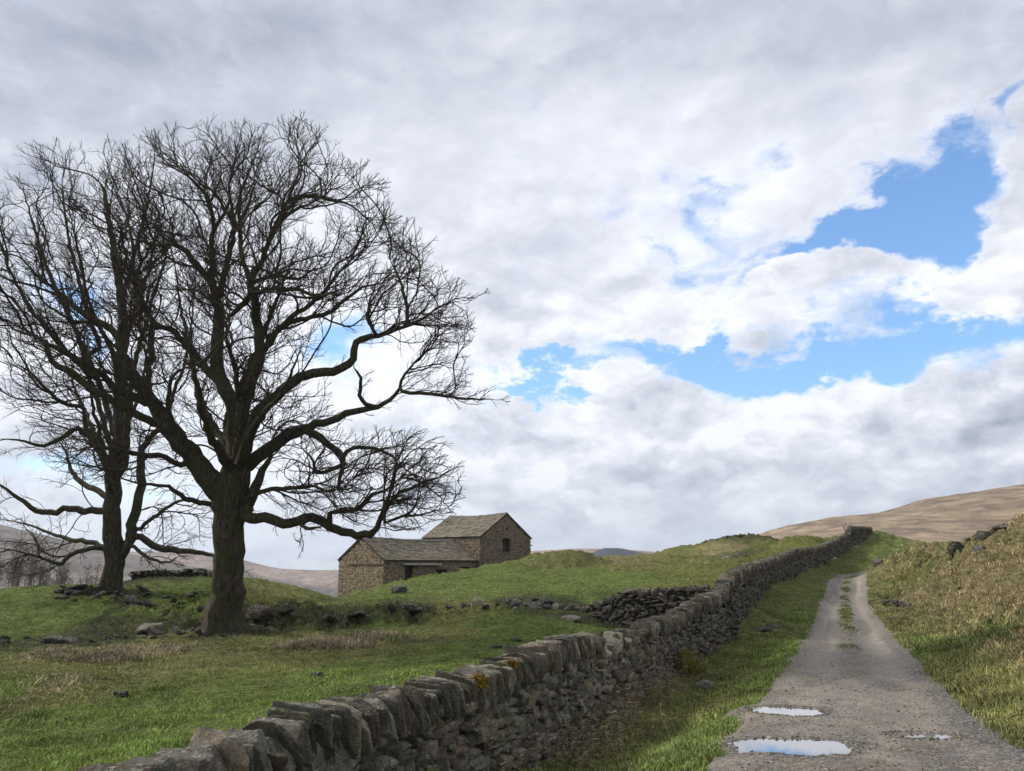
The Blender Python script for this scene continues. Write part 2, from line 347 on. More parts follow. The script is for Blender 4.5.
for i, (px, py, pz, rx, ry, k) in enumerate(PUD):
    n = 48; a = np.linspace(0, 2 * np.pi, n, endpoint=False)
    v = np.stack([px + rx * 1.22 * np.cos(a), py + ry * 1.25 * np.sin(a), np.full(n, pz)], -1)
    v = np.vstack([v, [[px, py, pz]]]); f = np.array([[j, (j + 1) % n, n] for j in range(n)])
    tag(mesh_np('puddle', v, f, M_WATER), _PL[i], None, 'rain puddles on the track', 'structure')

# ---- far hills: each a real ridge with its own depth
def hill(name, prof, D0, D1, D2, base, colr, label, nx=260, ny=70, amp=3.0, k2=None, tail=0.35):
    us = np.array([p[0] for p in prof], float); zs = np.array([P(p[0], p[1], D1)[2] for p in prof])
    xs = (us - 512) / F * D1
    X = np.linspace(xs[0], xs[-1], nx); zr = np.interp(X, xs, zs)
    ker = np.ones(9) / 9; zr = np.convolve(np.pad(zr, 4, 'edge'), ker, 'valid')
    T = np.linspace(0, 1, ny); Yc = np.where(T < .6, D0 + (D1 - D0) * T / .6, D1 + (D2 - D1) * (T - .6) / .4)
    prf = np.where(T < .6, np.sin(T / .6 * np.pi / 2) ** (k2 or 1.0), 1 - tail * ((T - .6) / .4) ** 1.5 * 2)
    XX_, YY_ = np.meshgrid(X, Yc); 
    XX_ = XX_ * (1 + (YY_ - D1) / D1 * .35)
    Z = base + (zr[None] - base) * prf[:, None] + fbm(XX_ / (D1 * .06), YY_ / (D1 * .06), int(D1) % 91, 5) * amp * np.abs(np.sin(T * np.pi / 1.2))[:, None] * np.where(T < .6, 1, .3)[:, None]
    c = np.zeros(XX_.shape + (3,)) + np.array(colr)
    nn = fbm(XX_ / (D1 * .03), YY_ / (D1 * .05), 7, 5)
    c = c * (1 + .35 * nn)[..., None]
    o = mesh_np(name, np.stack([XX_, YY_ * CP, Z], -1).reshape(-1, 3), grid_faces(ny, nx), M_FAR, attrs={'col': np.clip(c, .01, .8).reshape(-1, 3)})
    return tag(o, label, None, None, 'structure')
hill('moor_hill', [(560,575),(640,566),(700,552),(745,537),(765,530),(790,525),(820,521),(850,518.5),(875,512),(900,505),(940,499),(980,493),(1024,487),(1150,470),(1300,455),(1600,470)], 105, 330, 700, -8, (.225,.178,.130), 'broad tan moorland hill rising to the right behind the track', amp=1.6, k2=.8)
hill('distant_hill', [(300,600),(480,566),(520,552.5),(560,550.5),(590,549.5),(630,551),(700,556),(820,570)], 900, 1500, 2200, -60, (.24,.17,.12), 'pale tan distant moor just right of the barn', amp=2)
hill('dark_hill', [(560,572),(583,560),(590,552),(600,549),(615,549.3),(628,552),(640,555),(680,560),(760,574)], 1100, 1320, 1700, -60, (.035,.042,.05), 'dark blue wooded hill on the horizon', amp=1.2)
hill('valley_side', [(-700,500),(-300,505),(-60,515),(0,522),(30,528),(70,538),(110,547),(150,556),(200,566),(260,574),(340,590),(460,640)], 300, 620, 1000, -45, (.17,.15,.14), 'grey brown moorland slope behind the left hand trees', amp=3, k2=.9)
hill('far_valley_side', [(-100,560),(60,556),(160,552),(230,553),(262,563),(290,569),(340,570),(420,569),(520,572),(640,580)], 700, 1250, 2000, -90, (.24,.19,.165), 'hazy mauve hillside across the valley left of the barn', amp=4, k2=.8)
# ---------------------------------------------------------------- stones
def cube_grid(n):
    lin = np.linspace(-1, 1, n + 1); V = []; Fc = []; key = {}
    def vid(p):
        k = tuple(np.round(p, 5))
        if k not in key: key[k] = len(V); V.append(p)
        return key[k]
    for ax in range(3):
        for s in (-1, 1):
            ids = np.zeros((n + 1, n + 1), int)
            for i, a in enumerate(lin):
                for j, b in enumerate(lin):
                    p = [0, 0, 0]; p[ax] = s; p[(ax + 1) % 3] = a; p[(ax + 2) % 3] = b; ids[i, j] = vid(tuple(p))
            for i in range(n):
                for j in range(n):
                    f = [ids[i, j], ids[i + 1, j], ids[i + 1, j + 1], ids[i, j + 1]]
                    Fc.append(f if s > 0 else f[::-1])
    return np.array(V, float), np.array(Fc)
_CG = {n: cube_grid(n) for n in (2, 3, 4, 8, 12)}
def stone_shape(rng, n, k=11.0, cuts=8, rough=.03):
    V, Fc = _CG[n]; p = V / ((np.abs(V) ** k).sum(1, keepdims=True) ** (1 / k))
    for _ in range(cuts):
        nv = rng.normal(size=3); nv /= np.linalg.norm(nv); d = rng.uniform(.78, 1.12)
        e = p @ nv - d; p = p - np.where(e > 0, e, 0)[:, None] * nv * .96
    sh = rng.uniform(-.22, .22, 3); p = p.copy(); p[:, 0] += p[:, 2] * sh[0]; p[:, 2] *= 1 + p[:, 0] * sh[1] * .6; p[:, 1] *= 1 + p[:, 0] * sh[2] * .5
    o = rng.uniform(0, 50)
    p = p * (1 + rough * fbm(p[:, 0] * 1.7 + o, p[:, 1] * 1.7 + p[:, 2] * 1.3, 5, 3) + (.028 * fbm(p[:, 0] * 4 + o + p[:, 2] * 2.1, p[:, 1] * 4 + p[:, 2] * 3.3, 6, 2) if n > 3 else 0))[:, None]
    return p
_TPL = {n: [stone_shape(RNG, n, rough=.07 if n > 3 else .04) for _ in range(28)] for n in (2, 3, 4, 8, 12)}
class Stones:
    def __init__(s): s.V = []; s.F = []; s.C = []; s.o = 0
    def add(s, pos, ax, size, col, n=3, t=None):
        """ax: 3x3 rows = local axes"""
        k = RNG.integers(28) if t is None else t
        p = _TPL[n][k] * (np.asarray(size) / 2)
        s.V.append(p @ ax + pos); s.F.append(_CG[n][1] + s.o); s.o += len(p); s.C.append(np.repeat(np.asarray(col)[None], len(p), 0))
    def build(s, name, parent=None, origin=None, mat=None):
        return mesh_np(name, np.vstack(s.V), np.vstack(s.F), mat or M_STONE, parent, False, {'col': np.vstack(s.C)}, origin)
def stone_col(k=1.0):
    b = np.array([.158, .142, .114]) * RNG.uniform(.5, 1.5) * k
    r = RNG.random()
    if r < .18: b = b * np.array([1.09, .99, .90])
    elif r < .4: b = b * np.array([.92, .98, 1.02])
    elif r < .5: b = b * np.array([.96, 1.02, .82])
    return b
def frame(tx, ty, yaw=0, pitch=0, roll=0):
    """axes: x along wall, y outward, z up; small rotations"""
    x = np.array([tx, ty, 0.]); y = np.array([ty, -tx, 0.]); z = np.array([0, 0, 1.])
    A = np.stack([x, y, z])
    cy, sy = math.cos(yaw), math.sin(yaw); cp, sp = math.cos(pitch), math.sin(pitch); cr, sr = math.cos(roll), math.sin(roll)
    Rz = np.array([[cy, sy, 0], [-sy, cy, 0], [0, 0, 1]]); Ry = np.array([[cp, 0, -sp], [0, 1, 0], [sp, 0, cp]]); Rx = np.array([[1, 0, 0], [0, cr, sr], [0, -sr, cr]])
    return Rx @ Ry @ Rz @ A

def drystone(line, label, cat='dry stone wall', group=None, thick=.5, cope=True, ragged=0.0, indiv=0, batter=.06, name='dry_stone_wall', kcol=1.0, cap_h=.30, both=True, sz=1.0):
    """line rows: x, y, zbase, ztop (road side face); outward side is to the right when walking along the line"""
    L = np.array(line, float); seg = np.hypot(np.diff(L[:, 0]), np.diff(L[:, 1])); S = np.concatenate([[0], np.cumsum(seg)])
    tot = S[-1]
    def at(s):
        x = np.interp(s, S, L[:, 0]); y = np.interp(s, S, L[:, 1]); e = .25
        dx = np.interp(s + e, S, L[:, 0]) - np.interp(s - e, S, L[:, 0]); dy = np.interp(s + e, S, L[:, 1]) - np.interp(s - e, S, L[:, 1]); m = math.hypot(dx, dy) or 1
        return x, y, np.interp(s, S, L[:, 2]), np.interp(s, S, L[:, 3]), dx / m, dy / m
    org = (L[0, 0], L[0, 1], L[0, 2]); root = empty(name, org, label, cat, group)
    capn = cap_h if cope else .08
    # hearting
    ss = np.linspace(0, tot, max(8, int(tot / .35))); V = []; 
    for s in ss:
        x, y, zb, zt, tx, ty = at(s); nx, ny = ty, -tx; zt2 = zt - capn * .75
        i0 = .10; V += [(x - nx * i0 , y - ny * i0, zb - .4), (x - nx * (i0 + batter), y - ny * (i0 + batter), zt2), (x - nx * (thick - i0 - batter), y - ny * (thick - i0 - batter), zt2), (x - nx * (thick - i0), y - ny * (thick - i0), zb - .4)]
    n = len(ss); Fc = []
    for i in range(n - 1):
        a = i * 4; b = a + 4
        for j in range(3): Fc.append((a + j, b + j, b + j + 1, a + j + 1))
    Fc += [(0, 1, 2, 3), (4 * n - 1, 4 * n - 2, 4 * n - 3, 4 * n - 4)]
    core = mesh_np('hearting', V, np.array(Fc), M_CORE, root, False, None, org)
    # face stones
    st = Stones()
    for side in ((0, 1) if both else (0,)):
        hz = 0.0
        z = -.18
        while z < 1.9:
            y0 = None; s = RNG.uniform(0, .2); hc = RNG.uniform(.055, .125) * sz
            smid = 0
            while s < tot:
                x, y, zb, zt, tx, ty = at(s); d = math.hypot(x, y); far = 1 + max(0, d - 22) / 40
                rag = ragged if not callable(ragged) else ragged(y)
                w = RNG.uniform(.11, .34) * sz * far * (1.35 if RNG.random() < .12 else 1); hh = hc * RNG.uniform(.8, 1.3)
                if RNG.random() < .06: hh *= 1.7
                top = zt - capn
                wav = .05 * math.sin(s * 1.3) + .03 * math.sin(s * 3.1 + 1)
                zz = zb + z + wav
                if zz < top + .03:
                    nx, ny = ty, -tx; f = (zz - zb) / max(.4, zt - zb)
                    off = -batter * f - .11 + RNG.normal(0, .010 + .03 * rag)
                    if side: off = -thick + batter * f + .11 + RNG.normal(0, .015)
                    xx, yy = x + nx * off + tx * w / 2, y + ny * off + ty * w / 2
                    dd = RNG.uniform(.2, .3)
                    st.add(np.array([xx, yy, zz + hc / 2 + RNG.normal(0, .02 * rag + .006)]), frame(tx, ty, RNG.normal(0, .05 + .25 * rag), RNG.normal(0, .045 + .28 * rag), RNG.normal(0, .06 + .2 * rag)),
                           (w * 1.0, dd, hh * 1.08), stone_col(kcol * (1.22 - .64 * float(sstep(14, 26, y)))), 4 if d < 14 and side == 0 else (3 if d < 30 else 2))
                s += w * RNG.uniform(.93, 1.02)
            z += hc * .97
    if not cope:   # broken top: loose stones lying on the hearting
        s = 0
        while s < tot:
            x, y, zb, zt, tx, ty = at(s); nx, ny = ty, -tx
            for q in range(3):
                a = -RNG.uniform(.05, thick - .05); w = RNG.uniform(.12, .32) * sz
                st.add(np.array([x + nx * a, y + ny * a, zt - .06 + RNG.uniform(-.06, .07)]), frame(tx, ty, RNG.uniform(-.8, .8), RNG.normal(0, .35), RNG.normal(0, .3)), (w, RNG.uniform(.12, .26), RNG.uniform(.05, .14) * sz), stone_col(kcol * 1.05), 3)
            s += .17 * sz
    st.build('face_stones', root, org)
    if cope:
        far_st = Stones(); cnt = 0; s = .02
        while s < tot:
            x, y, zb, zt, tx, ty = at(s); nx, ny = ty, -tx; d = math.hypot(x, y)
            th = RNG.uniform(.042, .098) if d > 5.2 else RNG.uniform(.07, .16)
            if d < 5.2 and RNG.random() < .3: th = RNG.uniform(.18, .26)
            if RNG.random() < .1: th *= 1.5
            if d > 26: th *= 1.6
            rag = ragged if not callable(ragged) else ragged(y)
            hgt = capn * RNG.uniform(.92, 1.25) + .03; wid = thick * RNG.uniform(.78, 1.05)
            lean = (-.36 if d > 5.2 else -.16) + RNG.normal(0, .08 + .35 * rag)
            if d > 17: lean = RNG.normal(0, .22)
            A = frame(tx, ty, RNG.normal(0, .10 + .3 * rag), lean, RNG.normal(0, .09 + .2 * rag))
            if rag > .5 and RNG.random() < .6: hgt, th = th * 1.4, hgt
            pos = np.array([x - nx * (thick / 2 - .03) + tx * th / 2, y - ny * (thick / 2 - .03) + ty * th / 2, zt - capn + hgt / 2 - .03 + RNG.normal(0, .012)])
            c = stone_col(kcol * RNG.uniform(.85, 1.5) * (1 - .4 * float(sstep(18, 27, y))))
            if cnt < indiv and y > 2.2:
                one = Stones(); nn = 8 if d < 12 else 4
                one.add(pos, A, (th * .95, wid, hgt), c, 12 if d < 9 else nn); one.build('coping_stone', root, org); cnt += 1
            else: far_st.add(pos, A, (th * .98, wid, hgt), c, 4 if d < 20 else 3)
            s += th * RNG.uniform(.9, 1.0)
        if far_st.V:
            o = far_st.build('coping_stones_beyond' if False else 'coping_stone', root, org); 
            if cnt: o['kind'] = 'stuff'
    return root

# main wall beside the track
def _wrow(u, vt, vb, c):
    x, y, zt = P(u, vt, c)
    if vb: zb = P(u, vb, c)[2]
    else: zb = None
    return [x, y, zb, zt]
_wl = [[-1.95, -1.5, -.62, .80], [-1.9, 1.6, -.62, .79]] + [_wrow(*r) for r in WALLT]
for r in _wl:
    r[3] -= .05 + .10 * float(1 - sstep(3.0, 7.5, r[1])) if r[1] < 10 else 0
    if r[2] is None: r[2] = -.64
def _rag(y): return .05 + .75 * math.exp(-((y - 15.5) / 2.2) ** 2) + .25 * (y > 20)
drystone(_wl, 'long dry stone wall with leaning coping stones running up beside the track', indiv=100, ragged=_rag, thick=.5, kcol=1.16)

# ruined cross wall that meets it
_x = [(724,592,640,21.9),(713,592,625,22.0),(690,587,624,22.6),(668,588,626,23.2),(665,592,627,23.3),(643,590.5,628,24),(618,592.5,628,24.6),(597,602,624,25.2),(586,606,620,25.6),(572,609,616,26)]
_x = [_wrow(*r) for r in _x][::-1]
drystone(_x, 'ruined dark dry stone wall crossing the field to meet the track wall', cope=False, ragged=.7, thick=.55, kcol=.62, name='ruined_wall')
_r2 = [(205,571,579,32.5),(190,569.5,578,32.8),(170,572,579,32.6),(150,571,580,32.4),(134,573,583,32)]
drystone([_wrow(*r) for r in _r2][::-1], 'low broken wall on the green bank between the two trees', cope=False, ragged=1, thick=.5, kcol=.5, name='ruined_wall')
_r3 = [(758,536.5,539,106),(745,535,538,105),(733,535.5,539,104),(722,538.5,541,102.5),(706,542.5,544.5,99)]
drystone([_wrow(*r) for r in _r3][::-1], 'tumbled dark wall along the skyline of the small green hill', cope=False, ragged=1, thick=.8, kcol=.55, name='ruined_wall', sz=1.6)

# ---------------------------------------------------------------- boulders: each its own thing
def boulder(u, v, c, w, h, label, name='boulder', d=None, k=1.0, n=8, yaw=None, sink=.3, cat='rock', group=None, roll=0):
    x, y, _ = P(u, v, c); z = Hs(x, y)
    p = stone_shape(RNG, n, k=7, cuts=13, rough=.22) * np.array([w, d or w * .7, h]) / 2
    a = RNG.uniform(0, 6.28) if yaw is None else yaw; A = frame(math.cos(a), math.sin(a), 0, roll, RNG.normal(0, .1))
    vs = p @ A + np.array([x, y, z + h * (.5 - sink)])
    o = mesh_np(name, vs, _CG[n][1], M_STONE, None, False, {'col': np.repeat(stone_col(k)[None], len(p), 0)}, (x, y, z))
    return tag(o, label, cat, group)
BL = [
 (957,551,43,1.05,.75,'large dark pointed boulder high on the grassy bank',.55),
 (968,550,43,.5,.45,'small grey rock just right of the large pointed boulder on the bank',.7),
 (981,561,39,.75,.45,'flat dark rock below the large pointed boulder',.5),
 (986,568,37,.6,.35,'wedge shaped rock lowest of the three below the pointed boulder',.5),
 (908,556,48,.9,.55,'mossy rock at the left shoulder of the bank top',.5),
 (880,574,50,.9,.55,'dark rock outcrop where the bank meets the far end of the track',.4),
 (892,606,34,.7,.4,'brown rock breaking out of the foot of the bank by the track',.45),
 (905,601,33,.5,.3,'little rock beside the brown rock at the foot of the bank',.5),
 (985,527,42.5,1.7,.65,'long dark rock ledge near the top of the bank skyline',.45),
 (1000,520,42,1.3,.5,'dark rock at the upper end of the skyline ledge',.42),
 (741,558,73,1.7,.75,'pale grey rock on the face of the small green hill',.85),
 (729,560,72,1.4,.6,'flat grey rock left of the pale rock on the small hill',.7),
 (707,563,66,1.2,.5,'low rock on the near slope of the small hill',.8),
 (832,566,62,1.1,.35,'pale flat stone lying in grass beside the far track',2.4),
 (760,626,22.8,.75,.14,'flat dark slab lying on the verge below the wall',.6),
 (772,623,23.5,.4,.14,'small flat stone right of the slab on the verge',.7),
 (705,655,16.8,.45,.22,'fallen wall stone in the grass at the foot of the wall',.8),
 (398,593,34,.7,.45,'mossy upright rock on the green mound before the barn',.6),
 (476,600,27,.42,.45,'pale upright stone standing in the line of rubble',1.9),
 (410,610,26,.6,.32,'dark rock in the rubble line right of the big tree',.35),
 (612,632,19.2,.55,.25,'weathered stone at the end of the ruined cross wall',.9),
 (570,616,23,.8,.2,'brown slab beside the low end of the ruined cross wall',1.0),
 (62,640,20.6,.8,.3,'dark rock in the ditch below the left green mound',.45),
 (150,628,22.6,1.0,.35,'flat topped brown rock left of the big tree trunk',.8),
 (195,626,22.6,.55,.25,'small rock against the left root of the big tree',.6),
 (262,612,24.2,.9,.42,'mossy boulder right behind the big tree trunk',.4),
 (285,617,24.6,.7,.32,'mossy boulder between the trunk and the barn mound',.45),
]
for r in BL:
    boulder(*r[:6], k=r[6], group='boulders on the banks and mounds' if r[2] > 20 else None)

# tumbled rubble: hundreds of small stones
st = Stones()
def scatter(u0, u1, v0, v1, c0, c1, n, s0, s1, k=.7):
    for i in range(n):
        t = RNG.random(); u = u0 + (u1 - u0) * t; w = RNG.normal(0, .35)
        c = c0 + (c1 - c0) * t + w * 1.3; x, y, _ = P(u, v0, c)
        s = RNG.uniform(s0, s1) * (1.5 if RNG.random() < .12 else 1)
        a = RNG.uniform(0, 6.28)
        st.add(np.array([x, y, Hs(x, y) + s * .08]), frame(math.cos(a), math.sin(a), 0, RNG.normal(0, .35), RNG.normal(0, .3)), (s, s * RNG.uniform(.5, .9), s * RNG.uniform(.22, .5)), stone_col(k), 3)
scatter(570, 505, 606, 0, 25.8, 26.5, 38, .14, .42, 0.46)
scatter(505, 380, 606, 0, 26.5, 26, 26, .12, .4, 0.37)
scatter(380, 235, 612, 0, 25.5, 23, 42, .14, .5, 0.31)
scatter(245, 150, 628, 0, 22.3, 22, 30, .1, .35, 0.37)
scatter(60, 150, 590, 0, 29, 28.2, 45, .16, .55, 0.34)
scatter(130, 215, 600, 0, 27.5, 26, 25, .14, .45, 0.31)
scatter(0, 150, 640, 0, 21.4, 21.6, 18, .12, .4, 0.28)
tag(st.build('rubble'), 'tumbled mossy stones scattered below the trees and along the ruined wall', 'rubble', None, 'stuff')
# gravel stones on the track and round the puddles
st = Stones()
for i in range(2600):
    if i < 500:
        px, py, pz, rx, ry, k = PUD[i % 3]; a = RNG.uniform(0, 6.28); q = abs(RNG.normal(1.08, .13)); x, y = px + rx * q * math.cos(a), py + ry * q * math.sin(a); s = RNG.uniform(.012, .034)
    else:
        y = 5.5 + 14 * RNG.random() ** 1.6; l, r = road_lr(y); x = RNG.uniform(l - .1, r + .15); s = RNG.uniform(.01, .028) * (1.6 if RNG.random() < .05 else 1)
    z = float(Hroad(np.array([x]), np.array([y]))[0]) if i < 500 else None
    if z is None: z = -9
    st.V.append(None); st.V.pop()
    st_pos = (x, y, z, s); 
    (globals().setdefault('_gs', [])).append(st_pos)
_gs = np.array(_gs); _gs[:, 2] = Hroad(_gs[:, 0], _gs[:, 1])
for x, y, z, s in _gs:
    a = RNG.uniform(0, 6.28)
    st.add(np.array([x, y, z + s * .15]), frame(math.cos(a), math.sin(a), 0, RNG.normal(0, .3), RNG.normal(0, .3)), (s, s * .75, s * .5), stone_col(RNG.uniform(1.1, 2.4)), 2)
tag(st.build('gravel'), 'loose gravel stones on the track and round the puddles', 'gravel', None, 'stuff')
# ---------------------------------------------------------------- bare winter trees
class Tree:
    def __init__(s, c, seed): s.c = c; s.p = []; s.par = []; s.fix = []; s.rng = np.random.default_rng(seed)
    def add(s, pos, par, r=0): s.p.append(np.array(pos, float)); s.par.append(par); s.fix.append(r); return len(s.p) - 1
    def limb(s, pts, start=None, d0=0, d1=0, step=.22):
        """pts (u, v, half width in px); depth runs d0 -> d1 along the limb"""
        P3 = []; n = len(pts)
        acc = np.concatenate([[0], np.cumsum([math.hypot(pts[i + 1][0] - pts[i][0], pts[i + 1][1] - pts[i][1]) for i in range(n - 1)])]); acc = acc / acc[-1]
        if start is not None:
            q0 = Pa(pts[0][0], pts[0][1], s.c + d0); A = np.array(s.p); j = int(np.argmin(((A - q0) ** 2).sum(1)))
            start = j; d0 = (A[j][1] - q0[1]) / CP * .9 + d0
        for i, (u, v, r) in enumerate(pts):
            c = s.c + d0 + (d1 - d0) * acc[i]; P3.append((Pa(u, v, c), r * c / F))
        # Catmull-Rom through the points
        cur = start; ids = []
        for i in range(n - 1):
            a = P3[max(i - 1, 0)][0]; b = P3[i][0]; c_ = P3[i + 1][0]; d = P3[min(i + 2, n - 1)][0]
            L = np.linalg.norm(c_ - b); m = max(1, int(round(L / step)))
            for k in range(0 if i == 0 and start is None else 1, m + 1):
                if i > 0 and k == 0: continue
                t = k / m
                q = .5 * ((2 * b) + (c_ - a) * t + (2 * a - 5 * b + 4 * c_ - d) * t * t + (3 * b - a - 3 * c_ + d) * t ** 3)
                rr = P3[i][1] * (1 - t) + P3[i + 1][1] * t
                if 0 < t < 1: q = q + s.rng.normal(0, min(.03, .012 + rr * .12), 3)
                if start is not None and i == 0 and k == 1: pass
                tt = (i + t) / (n - 1); rr = rr * (1 - (.72 * tt ** 3 if start is not None else 0)) * (.78 if start is not None else 1)
                cur = s.add(q, -1 if cur is None else cur, rr); ids.append(cur)
        return ids
    def ramify(s, env, spec, cell=.30, cap=9, lo=None):
        """env: list of (centre, inverse radii) ellipsoids; spec rows: spacing, angle range, max length, step, wiggle, share of space"""
        rng = s.rng; ec = np.array([e[0] for e in env]); er = np.array([e[1] for e in env]); ctr = s.centre
        def inside(q): return (((q - ec) / er) ** 2).sum(1).min() < 1
        occ = {}
        def key(q, c): return (int(q[0] // c), int(q[1] // c), int(q[2] // c))
        parents = [j for j in range(len(s.p)) if 0 < s.fix[j] < s.maxfix and s.par[j] >= 0]
        tips = [j for j in range(len(s.p)) if s.fix[j] > 0 and not any(False for _ in ())]
        haskid = set(s.par)
        for lv, (sp, a0, a1, Lmax, step, wig, capl, cl) in enumerate(spec):
            new = []; order = list(rng.permutation(len(parents)))
            for oi in order:
                j = parents[oi]; pj = s.par[j]; d = s.p[j] - s.p[pj]; seg = np.linalg.norm(d) + 1e-9; d = d / seg
                tip = j not in haskid
                k = 2 if tip else (1 if rng.random() < seg / sp else 0)
                for q_ in range(k):
                    out = s.p[j] - ctr; out[2] *= .55; out /= (np.linalg.norm(out) + 1e-9)
                    r = rng.normal(size=3) + out * .9 + np.array([0, 0, .35]); r = r - d * (r @ d); r /= (np.linalg.norm(r) + 1e-9)
                    ang = math.radians(rng.uniform(a0, a1)) * (.55 if tip else 1); v = d * math.cos(ang) + r * math.sin(ang)
                    L = Lmax * rng.uniform(.55, 1.2); n = max(2, int(L / step)); cur = j; curl = rng.normal(0, wig * .5, 3); mine = []
                    for i in range(n):
                        curl = curl * .6 + rng.normal(0, wig, 3)
                        v = v + curl + out * .05 + np.array([0, 0, .045]); v /= np.linalg.norm(v)
                        q = s.p[cur] + v * step
                        if lo is not None and q[2] < lo(q): break
                        if not inside(q) and i >= 1: break
                        kk = key(q, cl)
                        if occ.get((lv, kk), 0) >= capl: break
                        cur = s.add(q, cur); mine.append(cur)
                    for m in mine:
                        kk = (lv, key(s.p[m], cl)); occ[kk] = occ.get(kk, 0) + 1
                    new += mine
            haskid = set(s.par); parents = new if lv else new + [j for j in range(len(s.p)) if 0 < s.fix[j] < s.maxfix * .35]
            if lv >= 1: parents = new
        return
    def radii(s, rt=.0052, e=2.5):
        n = len(s.p); acc = np.zeros(n); r = np.zeros(n); kids = [[] for _ in range(n)]
        for j in range(n - 1, -1, -1):
            acc_j = acc[j] if acc[j] > 0 else rt ** e
            rr = acc_j ** (1 / e)
            if s.fix[j] > 0: rr = max(s.fix[j], .0)
            r[j] = rr
            p = s.par[j]
            if p >= 0:
                kids[p].append(j); acc[p] += min(rr ** e, acc_j if s.fix[j] == 0 else rr ** e)
        s.r = r; s.kids = kids
    def mesh(s, root, origin, split=.05, hollow=None):
        n = len(s.p); PT = np.array(s.p); out = {0: ([], [], [], 0), 1: ([], [], [], 0)}
        bins = {0: [[], {}, 0], 1: [[], {}, 0]}
        stack = [j for j in range(n) if s.par[j] < 0]
        while stack:
            st_ = stack.pop(); chain = [st_] ; 
            if s.par[st_] >= 0: chain = [s.par[st_], st_]
            cur = chain[-1]
            while s.kids[cur]:
                ks = sorted(s.kids[cur], key=lambda k: -s.r[k] - (100 if s.fix[k] > 0 and s.fix[cur] > 0 and k == cur + 1 else 0)); stack += ks[1:]; cur = ks[0]; chain.append(cur)
            if len(chain) < 2: continue
            pts = PT[chain]; rad = s.r[chain].copy()
            if s.par[st_] >= 0: rad[0] = min(rad[0], rad[1] * 1.25)
            rad[-1] *= .45
            rm = rad.max(); sd = 28 if rm > .25 else 14 if rm > .16 else 9 if rm > .05 else 6 if rm > .02 else 4 if rm > .011 else 3
            T = np.gradient(pts, axis=0); T /= (np.linalg.norm(T, axis=1, keepdims=True) + 1e-9)
            ref = np.array([.31, .94, .12]); A = np.cross(T, ref); A /= (np.linalg.norm(A, axis=1, keepdims=True) + 1e-9); B = np.cross(T, A)
            ang = np.linspace(0, 2 * np.pi, sd, endpoint=False)
            rr = np.repeat(rad[:, None], sd, 1)
            if rm > .06:
                h = pts[:, 2] - pts[0, 2]
                rr = rr * (1 + .06 * fbm(ang[None] * 1.1 + h[:, None] * .1, h[:, None] * 1.3 + st_, 5, 3) + .05 * np.sin(ang[None] * 5 + h[:, None] * .7 + st_))
            if rm > .25:
                hh = (pts[:, 2] - pts[0, 2])[:, None]; rr = rr * (1 + np.exp(-np.abs(hh - .15) / .38) * (.16 + .20 * np.sin(ang[None] * 5 + 1) + .10 * np.sin(ang[None] * 3)))
            V = pts[:, None] + A[:, None] * (np.cos(ang)[None, :, None] * rr[..., None]) + B[:, None] * (np.sin(ang)[None, :, None] * rr[..., None])
            m = len(pts); k = 0 if rm > split else 1; b = bins[k]
            i = np.arange(m - 1)[:, None] * sd + np.arange(sd)[None]; i2 = np.arange(m - 1)[:, None] * sd + (np.arange(sd)[None] + 1) % sd
            Fq = np.stack([i, i2, i2 + sd, i + sd], -1).reshape(-1, 4) + b[2]
            if hollow is not None and rm > .2:
                hv = V - hollow; hd = np.sqrt((hv[..., 0] / .26) ** 2 + (hv[..., 2] / .38) ** 2 + (hv[..., 1] / .5) ** 2); V = V + np.exp(-hd ** 2)[..., None] * np.array([.05, .42, 0])
            b[0].append(V.reshape(-1, 3)); b[1].setdefault('q', []).append(Fq); b[2] += m * sd
        for k, nm, mt in ((0, 'trunk', M_BARK), (1, 'crown', M_TWIG)):
            mesh_np(nm, np.vstack(bins[k][0]), np.vstack(bins[k][1]['q']), mt, root, True, None, origin)
        return bins[0][2], bins[1][2]
def blobs(tree, L, dens=0, rng=None):
    return [(Pa(u, v, tree.c + c0), np.array([ru * (tree.c + c0) / F, rd, rv * (tree.c + c0) / F])) for (u, v, ru, rv, c0, rd) in L]

